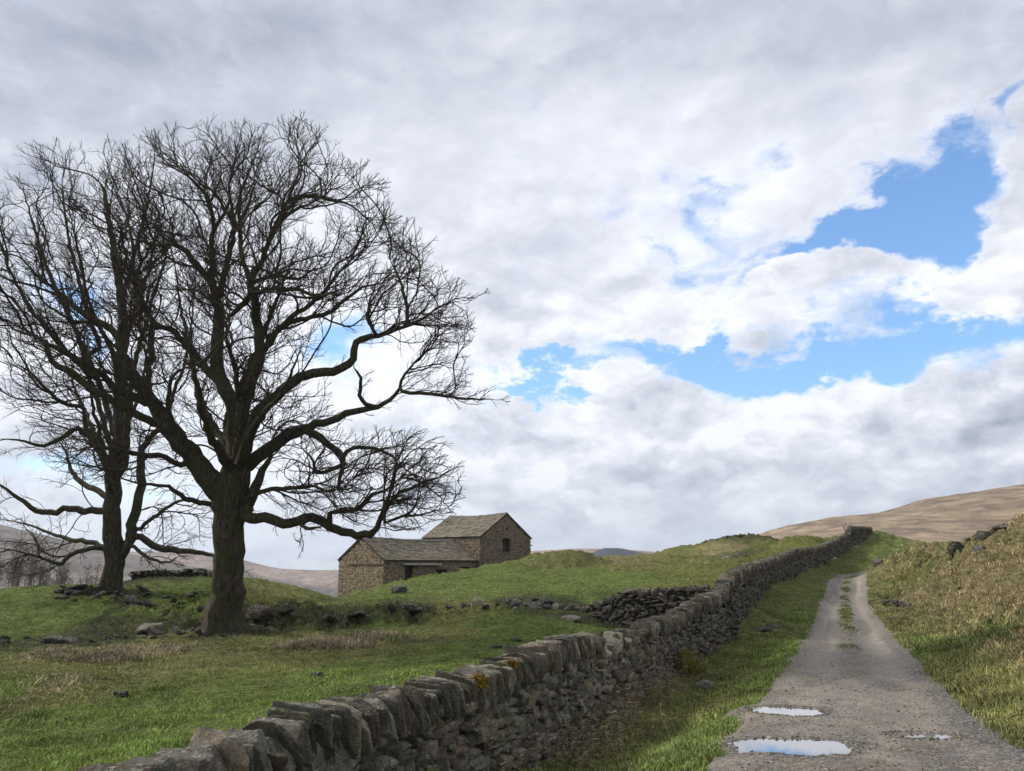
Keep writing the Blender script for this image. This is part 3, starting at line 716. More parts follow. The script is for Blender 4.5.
def big_tree():
    T = Tree(22.3, 3); L = T.limb
    L([(222,640,25),(224,625,19),(226,600,15.4),(227.5,560,14.3),(229,520,14.8),(231,500,16.5),(234,480,15.5),(238,455,11)])
    # roots
    L([(228,618,8),(212,632,6),(203,642,3)], 1, 0, -.8); L([(228,618,9),(236,632,7),(246,640,4)], 1, 0, -.9); L([(230,618,7),(246,630,5),(262,636,3)], 1, 0, -.2); L([(226,618,10),(215,622,6),(200,630,3)], 1, 0, .8)
    # left big limb
    L([(230,498,16),(216,486,14.5),(195,460,12.5),(172,431,11.5),(161,418,9.5),(146,393,8),(130,369,7),(120,346,5.5),(112,330,5),(81,311,4.6),(62,296,4),(34,273,3),(23,260,2.4),(5,236,1.5)], 1, 0, -2.2)
    L([(153,402,6),(136,384,5.5),(124,357,4.6),(119,340,4),(124,320,3.5),(141,309,3.4),(135,276,3.2),(132,240,2.8),(122,205,2),(108,178,1.3)], 1, -1, 1.2)
    L([(161,424,5.5),(153,423,5),(117,404,5),(78,378,4.5),(52,361,3.8),(46,343,3),(34,335,3),(13,329,2.4),(-10,305,1.8)], 1, -1.2, -3.6)
    L([(150,399,5),(145,403,5),(111,384,4.6),(80,361,4.2),(55,347,3.8),(34,336,3.2),(10,322,2)], 1, -1.2, -1.9)
    L([(149,398,4.5),(148,380,4.2),(151,350,4),(152,322,3.6),(145,308,3.4),(136,280,3),(148,250,2.6),(160,225,2),(150,190,1.5)], 1, -.6, 1.6)
    L([(185,466,4),(159,455,3.6),(140,454,3.4),(120,450,3),(97,447,2.5),(70,452,2)], 1, -.5, -3)
    L([(218,505,3.6),(205,503,3.3),(185,499,3.2),(169,486,2.6),(150,484,2.4),(130,481,2),(105,470,1.5)], 1, -.2, -2.8)
    L([(178,440,3),(168,405,2.8),(174,375,2.5),(195,364,2)], 1, -.8, -2.2)
    # central left limb
    L([(235,478,12),(236,455,11.5),(234,430,10.5),(233,406,9.5),(219,377,8.8),(217,346,8),(219,318,7),(218,304,6.5),(213,286,5),(212,260,4.2),(212,236,3.8),(220,220,3.2),(228,205,2.8),(231,177,2.2),(236,155,1.6),(241,130,1)], 1, 0, 1.2)
    L([(214,286,4.4),(198,266,4),(180,247,3.4),(158,245,2.8),(138,240,2.4),(110,236,1.6)], 1, .6, -1.5)
    L([(218,300,4.2),(223,280,4),(230,248,3.6),(233,216,3.2),(226,190,2.4),(210,160,1.6)], 1, .6, 2.6)
    L([(215,236,2.6),(208,197,2.4),(190,178,2),(174,162,1.5)], 1, .9, -.6)
    L([(224,386,5.4),(208,372,5),(187,346,4.4),(172,330,4),(155,323,3.6),(143,304,3.4),(135,278,2.6),(112,250,2),(90,220,1.4)], 1, .2, 3)
    # central right limb
    L([(242,462,10.5),(243,440,9.5),(243,410,8.5),(250,385,8),(260,354,7),(258,325,6.2),(255,299,5.4),(251,280,4.8),(263,260,4.2),(268,244,3.7),(279,218,3.2),(294,184,2.6),(299,167,2),(297,140,1.2)], 1, -.2, -.6)
    L([(250,281,3.6),(242,255,3.2),(240,226,2.8),(240,196,2.2),(252,165,1.6),(262,135,1)], 1, -.3, 1.6)
    L([(268,245,3),(271,234,2.6),(291,213,2.2),(325,195,1.8),(350,180,1.2)], 1, -.4, -2)
    L([(253,294,4.4),(240,306,4.2),(227,319,4)], 1, -.3, .7)
    L([(284,205,3),(305,196,2.7),(330,200,2.3),(352,206,1.9),(372,222,1.4)], 1, -.6, 1.0);
    L([(260,350,4),(266,346,4),(291,317,3.4),(310,305,3),(325,291,2.7),(351,260,2.2),(377,236,1.5)], 1, -.3, -1.8)
    L([(262,352,3.6),(285,325,3.4),(325,314,3),(346,299,2.6),(367,286,2.2),(382,283,1.6)], 1, -.2, 1.8)
    L([(254,292,3.2),(290,289,2.8),(318,296,2.2),(345,288,1.6)], 1, -.3, -3)
    L([(251,284,3),(275,276,2.6),(299,279,2.2),(320,262,1.5)], 1, -.4, 2.6)
    L([(243,405,4),(236,380,3.6),(230,350,3.2),(226,335,2.6)], 1, -.2, -1.8)
    # right big limb
    L([(245,452,8.5),(250,432,8),(258,412,7.4),(270,400,7),(289,385,6.6),(305,376,6.2),(333,372,5.8),(349,364,5.4),(354,350,5),(361,339,4.4),(378,336,4),(390,332,3.8),(413,324,3.2),(434,310,2.6),(455,299,2),(475,297,1.2)], 1, -.3, -1.6)
    L([(408,325,2.6),(406,302,2.4),(398,276,2),(390,260,1.3)], 1, -1.2, .3)
    L([(380,336,2.6),(372,328,2.4),(369,305,2),(378,280,1.5)], 1, -1, -2.6)
    # right limb two
    L([(244,470,8),(256,458,8.5),(270,448,8.2),(288,435,7.6),(304,429,6.4),(316,423,5.4),(330,421,5),(346,413,4.8),(362,410,4.6),(378,407,4.2),(395,395,3.6),(405,374,3),(424,354,2.4),(440,335,1.6)], 1, 0, .8)
    L([(398,392,2.6),(420,393,2.4),(445,396,2.2),(465,399,2),(485,399,1.4),(496,400,1)], 1, .6, -.3)
    L([(377,408,3),(362,400,2.8),(361,378,2.6),(354,368,2.4)], 1, .5, -.8)
    L([(302,430,5.2),(314,434,5),(326,443,4.8),(343,457,4.4),(341,474,4),(340,487,3)], 1, .3, -.6)
    L([(343,457,2.8),(353,448,2.6),(371,448,2.5),(386,453,2.3),(397,463,2.2),(389,487,1.6)], 1, -.2, 1.2)
    L([(341,468,2.8),(330,470,2.6),(317,473,2.4),(310,456,2),(296,444,1.5)], 1, -.3, -1.4)
    # loop by the crotch
    L([(246,512,7),(252,497,7),(259,480,6),(266,465,5),(272,452,4)], 1, -.4, .2)
    L([(243,500,3.4),(261,492,3),(280,489,2.8),(295,488,2.8),(315,486,2.4),(332,492,1.8),(352,480,1.3)], 1, -.6, -2.4)
    # long low limb over the barn
    L([(238,512,8),(250,518,7),(264,517,6.6),(290,523,6.2),(304,518,6),(316,519,6),(329,527,5.8),(342,532,5.6),(356,536,5.6),(370,535,5.4),(377,528,4.6),(382,514,4),(389,497,3.4),(394,474,2.8),(407,456,2.3),(430,440,1.5)], 1, -.5, -2.6)
    L([(381,516,2.8),(392,500,2.6),(407,490,2.5),(430,480,2.1),(452,470,1.5)], 1, -2.2, -3)
    L([(378,527,2.3),(395,519,2),(420,515,1.7),(445,508,1.2)], 1, -2.2, -1.2)
    L([(325,523,3.8),(330,513,3.5),(345,511,3.3),(358,509,3.2),(366,502,3),(372,494,2.7),(386,490,2.4),(400,478,1.8),(420,460,1.3)], 1, -1.4, -.5)
    L([(298,521,3),(306,528,2.8),(322,526,2.2)], 1, -1.4, -1.9)
    # limbs to the front and rear, so the crown is round from every side
    L([(236,470,7),(228,430,6),(240,390,4.8),(262,340,3.6),(280,290,2.6),(300,240,1.6)], 1, 0, 5.5)
    L([(234,475,6.5),(222,440,5.4),(200,400,4.2),(190,350,3.2),(180,300,2.4),(172,250,1.4)], 1, 0, 5)
    L([(236,470,7.5),(246,445,6.5),(258,420,5.2),(280,395,3.8),(300,350,2.4)], 1, 0, -5)
    L([(232,480,7),(222,455,6),(208,430,5),(196,380,3.8),(190,330,2.4)], 1, 0, -5)
    rng = np.random.default_rng(5)
    A = blobs(T, [(235,195,70,72,.6,3.2),(305,195,58,62,0,3),(200,235,80,80,1,4.2),(345,255,62,62,-.3,3),(285,295,75,75,0,4.4),(362,222,42,46,-.3,2.6),(400,265,40,40,-.5,2.2),(415,322,60,58,-1,2.4),(425,370,45,38,0,2),(458,397,34,12,0,1),(395,480,72,52,-1.8,1.9),(330,470,60,48,-1.2,2.2),
                  (125,265,80,80,0,3),(45,300,72,68,-1,2.8),(10,290,60,70,-1.5,2.4),(60,365,70,45,-2,1.8),(170,330,60,70,0,4.6),(180,420,50,60,-1,3),(110,450,60,36,-1.5,2),(270,400,55,60,0,4),(285,505,55,24,-1.6,1.3),(160,190,52,44,1,2.4),(275,545,30,14,-1.6,1)], 10.5, rng)
    T.centre = Pa(236, 400, T.c); T.maxfix = .20
    T.ramify(A, [(.50, 28, 55, 2.5, .16, .14, 3, .40), (.30, 25, 52, 1.15, .13, .17, 3, .26), (.225, 25, 55, .52, .10, .19, 3, .17), (.12, 22, 55, .28, .07, .20, 4, .12)])
    T.radii(.0040)
    base = Pa(224, 630, T.c); root = empty('bare_tree', tuple(base), 'big leafless spreading tree with thick mossy trunk in front of the rubble', 'tree', 'bare winter trees')
    return T, root, base, len(A)
def second_tree():
    T = Tree(29.2, 8); L = T.limb
    L([(110,600,12.5),(111,590,10.5),(113,570,9.2),(113,550,9),(112,524,8.2),(113,500,7.6),(114,470,7),(118,445,6.4),(120,420,6.6),(121,390,6),(121,364,5.4),(124,335,4.8),(121,300,4.2),(116,265,3.4),(110,225,2.6),(104,190,1.6)], None, 0, .4)
    L([(119,560,6),(127,545,6.4),(132,530,6.6),(137,506,5.8),(141,478,5.4),(141,455,5),(147,443,4.6),(160,428,4),(172,400,3.4),(185,360,2.8),(192,320,2.2),(195,280,1.6)], 1, 0, 1.2)
    L([(114,478,5),(124,468,4.6),(127,440,4.2),(130,405,4),(136,360,3.6),(150,310,3),(165,260,2.2),(175,225,1.4)], 1, 0, -1.6)
    L([(110,512,5),(98,511,4.6),(70,509,4.2),(50,512,4),(36,511,3.7),(18,498,3.2),(0,485,2.6),(-25,478,1.8)], 1, 0, -1.6)
    L([(112,551,4),(103,547,3.8),(86,542,3.3),(68,539,3),(52,534,2.6),(26,524,2),(5,520,1.5)], 1, 0, 1.6)
    L([(107,548,3.4),(92,548,3.2),(70,555,3),(62,564,2.8),(47,560,2.3),(20,552,1.7),(0,548,1.3)], 1, -.2, -2.4)
    L([(107,498,4),(101,493,3.8),(88,487,3.6),(76,478,3.4),(70,468,3),(66,452,2.4),(58,440,1.8)], 1, 0, 1.8)
    L([(110,470,5.5),(102,453,5.2),(92,438,5),(86,425,4.2),(83,405,3.6)], 1, 0, -1)
    L([(92,438,4),(78,428,3.6),(62,438,3.2),(44,446,2.8),(24,441,2.4),(0,439,1.7)], 1, -.8, -2.8)
    L([(84,408,2.8),(62,402,2.6),(45,388,2.4),(32,374,2),(14,362,1.4)], 1, -1, -2.2)
    L([(130,537,4.4),(141,537,4.2),(156,547,4.4),(172,549,4.2),(186,551,4),(203,553,3.6),(222,562,2.4),(240,570,1.6)], 1, 0, 1)
    L([(138,530,2.6),(150,520,2.5),(170,506,2.3),(184,500,2.2),(200,505,1.6)], 1, .4, -1)
    L([(133,545,2.4),(146,556,2.1),(165,562,1.7),(180,556,1.3)], 1, .3, -1.4)
    L([(116,455,4),(105,430,3.6),(95,395,3.2),(82,350,2.7),(66,300,2.2),(52,255,1.6)], 1, 0, 2.6)
    L([(121,385,3.6),(112,350,3.2),(92,310,2.6),(80,260,2),(70,215,1.4)], 1, .2, -2.6)
    L([(116,440,4),(100,385,3.6),(78,335,3.2),(52,280,2.8),(34,225,2.2),(22,185,1.6)], 1, 0, 1.5); L([(98,380,3.2),(60,345,2.8),(25,300,2.4),(2,250,2),(-12,205,1.5)], 1, .5, -2)
    L([(100,350,3),(82,290,2.6),(68,235,2.1),(62,180,1.5)], 1, 1, -1); L([(122,300,2.6),(138,240,2.2),(150,190,1.8),(155,150,1.2)], 1, 0, 1)
    L([(122,345,3),(140,300,2.6),(152,255,2),(158,215,1.4)], 1, .3, 2.6)
    L([(114,480,4.5),(100,445,3.6),(80,400,2.6),(60,350,1.6)], 1, 0, 5); L([(113,490,4.2),(120,440,3.4),(140,390,2.6),(150,330,1.6)], 1, 0, 5); L([(113,500,4),(104,455,3.2),(92,400,2.2),(84,350,1.4)], 1, 0, -5)
    rng = np.random.default_rng(15)
    A = blobs(T, [(110,215,72,62,0,3.6),(55,245,66,60,0,3.4),(165,235,52,60,.3,3),(20,215,52,55,0,2.6),(60,195,60,42,0,2.6),(140,180,60,48,0,2.8),(15,290,70,70,0,3.4),(90,330,90,80,0,4.6),(165,330,50,70,0,3.4),(30,400,72,50,-1,3),(0,470,75,55,-1,3),(55,500,60,50,-.5,2.6),(30,550,70,26,-1,2.2),(165,530,52,36,.3,2),(190,460,36,60,0,2.4),(-40,420,50,90,0,3),(90,430,50,40,0,4)], 5.4, rng)
    T.centre = Pa(118, 420, T.c); T.maxfix = .20
    T.ramify(A, [(.92, 28, 55, 2.8, .20, .14, 2, .50), (.40, 25, 52, 1.4, .16, .17, 2, .34), (.30, 25, 55, .62, .13, .19, 3, .22), (.16, 22, 55, .34, .09, .20, 4, .16)])
    T.radii(.0048)
    base = Pa(112, 593, T.c); root = empty('bare_tree', tuple(base), 'leafless tree with twin forked trunk, farther back and left of the big tree', 'tree', 'bare winter trees')
    return T, root, base, len(A)
for fn in (big_tree, second_tree):
    T, root, base, na = fn(); a, b = T.mesh(root, base, hollow=Pa(233, 622, 21.7) if fn is big_tree else None); print('TREE', na, len(T.p), a, b)

def m_woods(t):
    t.put(t.b.inputs['Base Color'], t.mix(t.noise(t.pos, .4, 3, .6), (.075, .058, .044), (.16, .125, .095)))  # brown lightened beyond the near twigs: haze over the wood put into the colour
M_WOODS = material('far_twigs', m_woods, .95, .05)
# bare woodland far behind on the left
def woods():
    V = []; Fc = []; o = 0; rng = np.random.default_rng(44)
    for i in range(150):
        u = rng.uniform(-120, 70) if i < 135 else rng.uniform(70, 120); c = rng.uniform(75, 115); v = 583 + (0 if u < 0 else u * .02)
        b = Pa(u, v + rng.uniform(0, 12), c); h = rng.uniform(3.0, 6.0) * (1.0 if u < 40 else .5)
        for k in range(70):
            q = b + np.array([rng.normal(0, .2), rng.normal(0, .2), h * rng.uniform(.1, .8)]) if k else b
            d = np.array([rng.normal(0, .5), rng.normal(0, .5), rng.uniform(.35, 1.1)]); L = h * rng.uniform(.15, .5) if k else h * .9
            if k == 0: d = np.array([0, 0, 1.])
            w = .022 if k else .07; e = q + d * L * .6; s_ = np.array([d[2], 0, -d[0]]); s_ = s_ / np.linalg.norm(s_) * w; s2 = np.array([0, w, 0.])
            V += [q - s_, q + s_, q + s2, e]; Fc += [(o, o + 1, o + 3), (o + 1, o + 2, o + 3), (o + 2, o, o + 3)]; o += 4
    tag(mesh_np('woodland', V, np.array(Fc), M_WOODS, None, False), 'brown leafless woodland beyond the mound at the far left', 'woodland', None, 'stuff')
woods()
# ---------------------------------------------------------------- the barn and its low wing
TH = R(51); E1 = np.array([math.cos(TH), math.sin(TH), 0]); E2 = np.array([-math.sin(TH), math.cos(TH), 0]); UZ = np.array([0, 0, 1.])
def m_wood(t):
    n = t.noise(t.pos, 20, 4, .6); t.put(t.b.inputs['Base Color'], t.mix(n, (.018, .015, .012), (.05, .042, .034)))
M_WOOD = material('old_wood', m_wood, .85, .1)
def m_mortar(t):
    n = t.noise(t.pos, 5, 5, .65); t.put(t.b.inputs['Base Color'], t.mix(n, (.055, .045, .034), (.13, .105, .078)))
    t.put(t.b.inputs['Normal'], t.bump(n, .8, .05))
M_MORTAR = material('rubble_core', m_mortar, .95, .05)
def box(p, a, b, c, la, lb, lc):
    """prism from corner p along unit vectors a, b, c"""
    V = [p + a * la * i + b * lb * j + c * lc * k for i in (0, 1) for j in (0, 1) for k in (0, 1)]
    Fc = [(0, 1, 3, 2), (4, 6, 7, 5), (0, 4, 5, 1), (2, 3, 7, 6), (0, 2, 6, 4), (1, 5, 7, 3)]
    return V, Fc
class Acc:
    def __init__(s): s.V = []; s.F = []; s.C = []
    def add(s, VF, col=(.1, .1, .1)): o = len(s.V); s.V += list(VF[0]); s.F += [tuple(i + o for i in f) for f in VF[1]]; s.C += [col] * len(VF[0])
    def build(s, name, mat, parent, origin): return mesh_np(name, s.V, np.array(s.F), mat, parent, False, {'col': np.array(s.C)}, origin)
def masonry(root, org, p0, d, nrm, Lw, z0, top, openings, col, sw=.27, sh=.125, quoin=True, label=None):
    """wall from p0 along d, outward normal nrm; top(s) gives the wall head; openings (s0,s1,z0,z1)"""
    cuts = sorted({0, Lw} | {x for o in openings for x in o[:2]} | {Lw / 2}); a = Acc(); th = .5
    for s0, s1 in zip(cuts[:-1], cuts[1:]):
        m = (s0 + s1) / 2; ops = sorted([o for o in openings if o[0] <= m <= o[1]], key=lambda o: o[2]); lo = z0
        spans = []
        for o in ops: spans.append((lo, o[2], False)); lo = o[3]
        spans.append((lo, None, True))
        for lo_, hi_, tp in spans:
            h0, h1 = (top(s0), top(s1)) if tp else (hi_, hi_)
            b0 = p0 - nrm * .06; V = []
            for s_, h in ((s0, h0), (s1, h1)):
                q = b0 + d * s_; V += [q + UZ * lo_, q + UZ * h, q - nrm * th + UZ * lo_, q - nrm * th + UZ * h]
            a.add((V, [(0, 4, 5, 1), (2, 3, 7, 6), (1, 5, 7, 3), (0, 2, 6, 4), (0, 1, 3, 2), (4, 6, 7, 5)]))
    w = a.build('wall', M_MORTAR, root, org)
    st = Stones(); z = z0; row = 0
    Ax = np.stack([d, nrm, UZ])
    while z < max(top(Lw / 2), top(0)):
        h = sh * RNG.uniform(.7, 1.3); s = 0
        while s < Lw - .02:
            wd = sw * RNG.uniform(.5, 1.6)
            if quoin and (s < .01 or s > Lw - .75): wd = .5 if (row % 2) == (0 if s < .01 else 1) else .3
            wd = min(wd, Lw - s); hh = h
            bad = any(o[0] - .02 < s + wd / 2 < o[1] + .02 and o[2] - .02 < z + h / 2 < o[3] + .02 for o in openings)
            for o in openings:
                if o[2] < z + h / 2 < o[3] and s < o[0] < s + wd: wd = max(.12, o[0] - s)
            sc = s + wd / 2
            if not bad and z + h * .8 < min(top(s), top(s + wd)):
                c = np.array(col) * RNG.uniform(.74, 1.26) * np.array([1, RNG.uniform(.95, 1.02), RNG.uniform(.9, 1.06)])
                st.add(p0 + d * sc + UZ * (z + h / 2) - nrm * (.07 + RNG.uniform(0, .025)), Ax, (wd * 1.02, .2, hh * 1.04), c, 2)
            s += wd
        z += h * .98; row += 1
    st.build('stone_facing', w, org)
    return w
def slates(root, org, p0, d, up, Ld, Lu, nrm, lab=None, col=(.115, .105, .088)):
    """p0 eave corner, d along eave, up slope direction"""
    a = Acc(); rows = int(Lu / .27); rn = np.random.default_rng(int(abs(p0[0]) * 10))
    for i in range(12):
        for j in range(4): a.add(box(p0 - nrm * .11 + d * (.04 + (Ld - .08) * i / 12) + up * (.05 + (Lu - .07) * j / 4), d, up, nrm, (Ld - .08) / 12, (Lu - .07) / 4, .07), (.05, .045, .035))
    for r in range(rows + 1):
        s = -rn.uniform(0, .3); gap = Lu / rows * (1.0 - .25 * r / rows)
        y0 = sum(Lu / rows * 1.14 * (1.0 - .25 * k / rows) for k in range(r)); 
        if y0 > Lu - .05: break
        while s < Ld:
            w = rn.uniform(.3, .75); e = min(s + w, Ld); b = max(s, 0)
            if e - b > .05:
                ln = min(gap * 1.5, Lu - y0); sag = .05 * math.sin((b / Ld) * math.pi) * math.sin(min(1, y0 / Lu) * math.pi)
                tilt = .05; upt = up * math.cos(tilt) - nrm * math.sin(tilt); nt = nrm * math.cos(tilt) + up * math.sin(tilt)
                q = p0 + d * (b + .008) + up * (y0 + rn.normal(0, .012)) + nrm * (.018 - sag + rn.uniform(0, .02))
                c = np.array(col) * rn.uniform(.6, 1.5) * np.array([1, rn.uniform(.95, 1.03), rn.uniform(.85, 1.08)])
                a.add(box(q, d, upt, nt, e - b - .016, ln, .035), tuple(c))
            s = e
    a.V = [v - UZ * (.16 * math.sin(math.pi * min(1, max(0, float((v - p0) @ d) / Ld))) * min(1, max(0, float((v - p0) @ up) / Lu))) for v in a.V]
    return a.build('roof', M_STONE, root, org)
def ridge(root, org, p, d, L, name='ridge_tiles'):
    a = Acc(); s = 0; side = np.cross(UZ, d)
    while s < L - .1:
        w = min(.55, L - s); h = RNG.normal(0, .012)
        V = [p + d * (s + .01) + UZ * (.10 + h), p + d * (s + w - .01) + UZ * (.10 + h)]
        q = []
        for sg in (-1, 1):
            for z_ in (-.02, -.08):
                q.append((sg, z_))
        V = []
        for ss_ in (s + .01, s + w - .01):
            for off, z_ in ((-.2, -.03), (0, .12), (.2, -.03), (.2, -.08), (0, .05), (-.2, -.08)): V.append(p + d * ss_ + side * off + UZ * (z_ + h))
        Fc = [(0, 1, 7, 6), (1, 2, 8, 7), (2, 3, 9, 8), (3, 4, 10, 9), (4, 5, 11, 10), (5, 0, 6, 11), (0, 5, 4, 1), (1, 4, 3, 2), (6, 7, 10, 11), (7, 8, 9, 10)]
        a.add((V, Fc), tuple(np.array([.15, .14, .12]) * RNG.uniform(.7, 1.2))); s += w
    a.V = [v - UZ * .16 * math.sin(math.pi * min(1, max(0, float((v - p) @ d) / L))) for v in a.V]
    return a.build(name, M_STONE, root, org)

def pitched(org, name, label, W1, L2, axis, zb, ze, zr, oh=.16, walls=None, col=(.2, .165, .12), roofcol=(.115, .105, .088), verge=.1):
    """axis 'E1': ridge along E1 (length W1), gables along E2 (width L2); axis 'E2': the other way"""
    root = empty(name, tuple(org), label, 'barn', 'farm buildings on the rise')
    o = np.array(org); LD, LG = (E1, E2) if axis == 'E1' else (E2, E1); Ld, Lg = (W1, L2) if axis == 'E1' else (L2, W1)
    half = Lg / 2; rise = zr - ze
    tg = lambda s: ze + rise * (1 - abs(s - half) / half) - .06
    te = lambda s: ze - .05
    z0 = np.array([o[0], o[1], 0])
    res = {}
    res['gnear'] = masonry(root, org, z0, LG, -LD, Lg, zb, tg, walls.get('gnear', []), col)
    res['gfar'] = masonry(root, org, z0 + LD * Ld, LG, LD, Lg, zb, tg, [], col)
    res['side'] = masonry(root, org, z0 + LD * 0, LD, -LG, Ld, zb, te, walls.get('side', []), np.array(col) * 1.0)
    res['sidefar'] = masonry(root, org, z0 + LG * Lg, LD, LG, Ld, zb, te, [], col)
    L = math.hypot(half, rise); 
    for sgn, base in ((1, z0), (-1, z0 + LG * Lg)):
        up = (LG * sgn * half + UZ * rise) / L; nrm = np.cross(LD, up) * sgn; nrm = nrm if nrm[2] > 0 else -nrm
        slates(root, org, base + UZ * ze - up * oh - LD * verge, LD, up, Ld + 2 * verge, L + oh, nrm, col=roofcol)
    ridge(root, org, z0 + LG * half + UZ * zr - LD * verge, LD, Ld + 2 * verge)
    return root, res, (LD, LG, Ld, Lg, z0, half)

# low wing: near corner at c = 65
o1 = Pa(383, 586, 65); o1[2] = -.2
cz = 65
root, res, (LD, LG, Ld, Lg, z0, half) = pitched(o1, 'low_barn', 'low stone barn wing with sagging slate roof, lit gable and dark doorway', 11.8, 6.0, 'E1', -1.5, 2.08, 4.02,
    walls={'side': [(2.55, 3.5, -1.2, 1.55), (6.35, 7.75, .55, 1.25), (9.75, 10.8, .65, 1.42)], 'gnear': []}, col=(.285, .222, .148), roofcol=(.140, .114, .080))
# doorway, windows of the wing
def opening(root, org, z0, d, nrm, s0, s1, a0, a1, name, lintel=True, board=M_WOOD, deep=.34):
    f = Acc(); f.add(box(z0 + d * s0 - nrm * deep + UZ * a0, d, nrm, UZ, s1 - s0, -.05, a1 - a0)); p = f.build(name, board, root, org)
    fr = Acc()
    fr.add(box(z0 + d * s0 - nrm * (deep - .004) + UZ * a0, d, nrm, UZ, .07, .06, a1 - a0)); fr.add(box(z0 + d * (s1 - .07) - nrm * (deep - .004) + UZ * a0, d, nrm, UZ, .07, .06, a1 - a0)); fr.add(box(z0 + d * (s0 + .07) - nrm * (deep - .004) + UZ * (a1 - .07), d, nrm, UZ, s1 - s0 - .14, .06, .07))
    fr.build('frame', M_WOOD, p, org)
    if lintel:
        l = Acc(); l.add(box(z0 + d * (s0 - .18) - nrm * .2 + UZ * (a1 + .004), d, nrm, UZ, s1 - s0 + .36, .235, .2), (.17, .145, .11)); l.build('lintel', M_STONE, p, org)
    return p
opening(root, o1, z0, E1, -E2, 2.55, 3.5, -1.2, 1.55, 'door', lintel=False)
opening(root, o1, z0, E1, -E2, 6.35, 7.75, .55, 1.25, 'window')
opening(root, o1, z0, E1, -E2, 9.75, 10.8, .65, 1.42, 'window')
pc = Acc(); pc.add(box(z0 + E1 * 2.0 + E2 * .05 + UZ * 1.72, E1, (-E2 * .98 - UZ * .2), UZ, 4.6, .62, .07), (.33, .32, .29)); pc.build('porch_slab', M_STONE, root, o1)
pc = Acc(); pc.add(box(z0 - E1 * .09 + E2 * -.02 + UZ * 1.62, E2, E1, UZ, 4.5, .2, .11), (.10, .085, .065)); pc.build('string_course', M_STONE, root, o1)
pc = Acc(); pc.add(box(z0 - E2 * .30 - E1 * .1 + UZ * 1.93, E1, E2, UZ, 12.0, .09, .09), (.02, .02, .02)); pc.build('gutter', M_WOOD, root, o1)
pc = Acc(); 
# tall barn: near corner
o2 = np.array([-3.2, 74 * 1.0, 1.0]); kk = Pa(480, 568, 74); o2 = np.array([kk[0], kk[1], 1.0])
root, res, (LD, LG, Ld, Lg, z0, half) = pitched(o2, 'tall_barn', 'tall stone barn with steep slate roof and one square gable window', 8.0, 7.9, 'E2', -1.0, 4.36, 6.72,
    walls={'side': [], 'gnear': [(3.45, 4.65, 2.9, 4.25), (3.95, 4.2, 4.95, 5.3)]}, col=(.225, .178, .128), roofcol=(.134, .110, .078))
opening(root, o2, z0, E1, -E2, 3.45, 4.65, 2.9, 4.25, 'window')
pc = Acc(); pc.add(box(z0 + E1 * 3.3 - E2 * -.1 + UZ * 2.78, E1, -E2, UZ, 1.5, .22, .116), (.16, .14, .11)); pc.build('sill', M_STONE, root, o2)
pc = Acc(); pc.add(box(z0 + E1 * 7.9 + E2 * .1 + UZ * 3.55, E1, E2, UZ, .5, .3, .12), (.12, .1, .08)); pc.build('through_stone', M_STONE, root, o2)
# ---------------------------------------------------------------- grass and dead stalks
_wy = np.array([r[1] for r in _wl]); _wx = np.array([r[0] for r in _wl]); _so = np.argsort(_wy)
def wall_x(y): return np.interp(y, _wy[_so], _wx[_so])
_xy = np.array([(r[0], r[1]) for r in _x]); _xs = _xy[np.argsort(_xy[:, 0])]
def blades(name, x, y, nb, hmin, hmax, wid, lean, spread, tint, label, seed=1, colfn=None, grow=60.0, mat=None):
    rng = np.random.default_rng(seed); n = len(x)
    z = np.where(name == "grass_strip", Hroad(x, y), H(x, y)); c = chunked(shep, x, y) if colfn is None else colfn(x, y)
    rep = lambda a: np.repeat(a, nb, 0)
    X = rep(x) + rng.normal(0, 1, n * nb) * spread * rep(1 + y / grow); Y = rep(y) + rng.normal(0, 1, n * nb) * spread * rep(1 + y / grow); Zz = rep(z) - .012
    sc = rep(1 + y / grow); h = rng.uniform(hmin, hmax, n * nb) * rep(rng.uniform(.6, 1.3, n) * (1 + .7 * np.clip(vnoise(x * 1.6, y * 1.3, 25) + .5 * vnoise(x * 5, y * 4, 26), -.7, 1))) * sc; w = wid * rng.uniform(.6, 1.3, n * nb) * rep(1 + y / 18)
    a = rng.uniform(0, 2 * np.pi, n * nb); ld = rep(rng.uniform(0, 2 * np.pi, n)) + rng.normal(0, 1.0, n * nb); ln = lean * rng.uniform(.2, 1.3, n * nb)
    b0 = np.stack([X - np.cos(a) * w, Y - np.sin(a) * w, Zz], -1); b1 = np.stack([X + np.cos(a) * w, Y + np.sin(a) * w, Zz], -1)
    md = np.stack([X + np.cos(ld) * h * ln * .35, Y + np.sin(ld) * h * ln * .35, Zz + h * .6], -1); ww = np.stack([np.cos(a) * w * .7, np.sin(a) * w * .7, 0 * w], -1)
    tp = np.stack([X + np.cos(ld) * h * ln, Y + np.sin(ld) * h * ln, Zz + h * (1 - .35 * ln)], -1)
    V = np.stack([b0, b1, md - ww, md + ww, tp], 1).reshape(-1, 3); i = np.arange(n * nb) * 5
    Fq = np.stack([i, i + 1, i + 3, i + 2], -1); Ft = np.stack([i + 2, i + 3, i + 4], -1)
    col = rep(c * (np.clip(1 + .75 * fbm(x * 1.1, y * .9, 14, 4) + .35 * vnoise(x * 4, y * 4, 15), .35, 2))[:, None]) * rng.uniform(.6, 1.5, (n * nb, 1)) * np.array(tint); dry = rng.random(n * nb) < .05 + .14 * rep(sstep(-.2, .5, fbm(x * .8, y * .6, 19, 3)))
    col[dry] = col[dry] * .4 + np.array([.16, .13, .065]) * .6
    C = np.repeat(np.clip(col, .005, .7), 5, 0)
    return tag(mesh_np(name, V, [Fq, Ft], mat or M_BLADE, None, True, {'col': C}), label, 'grass', None, 'stuff')
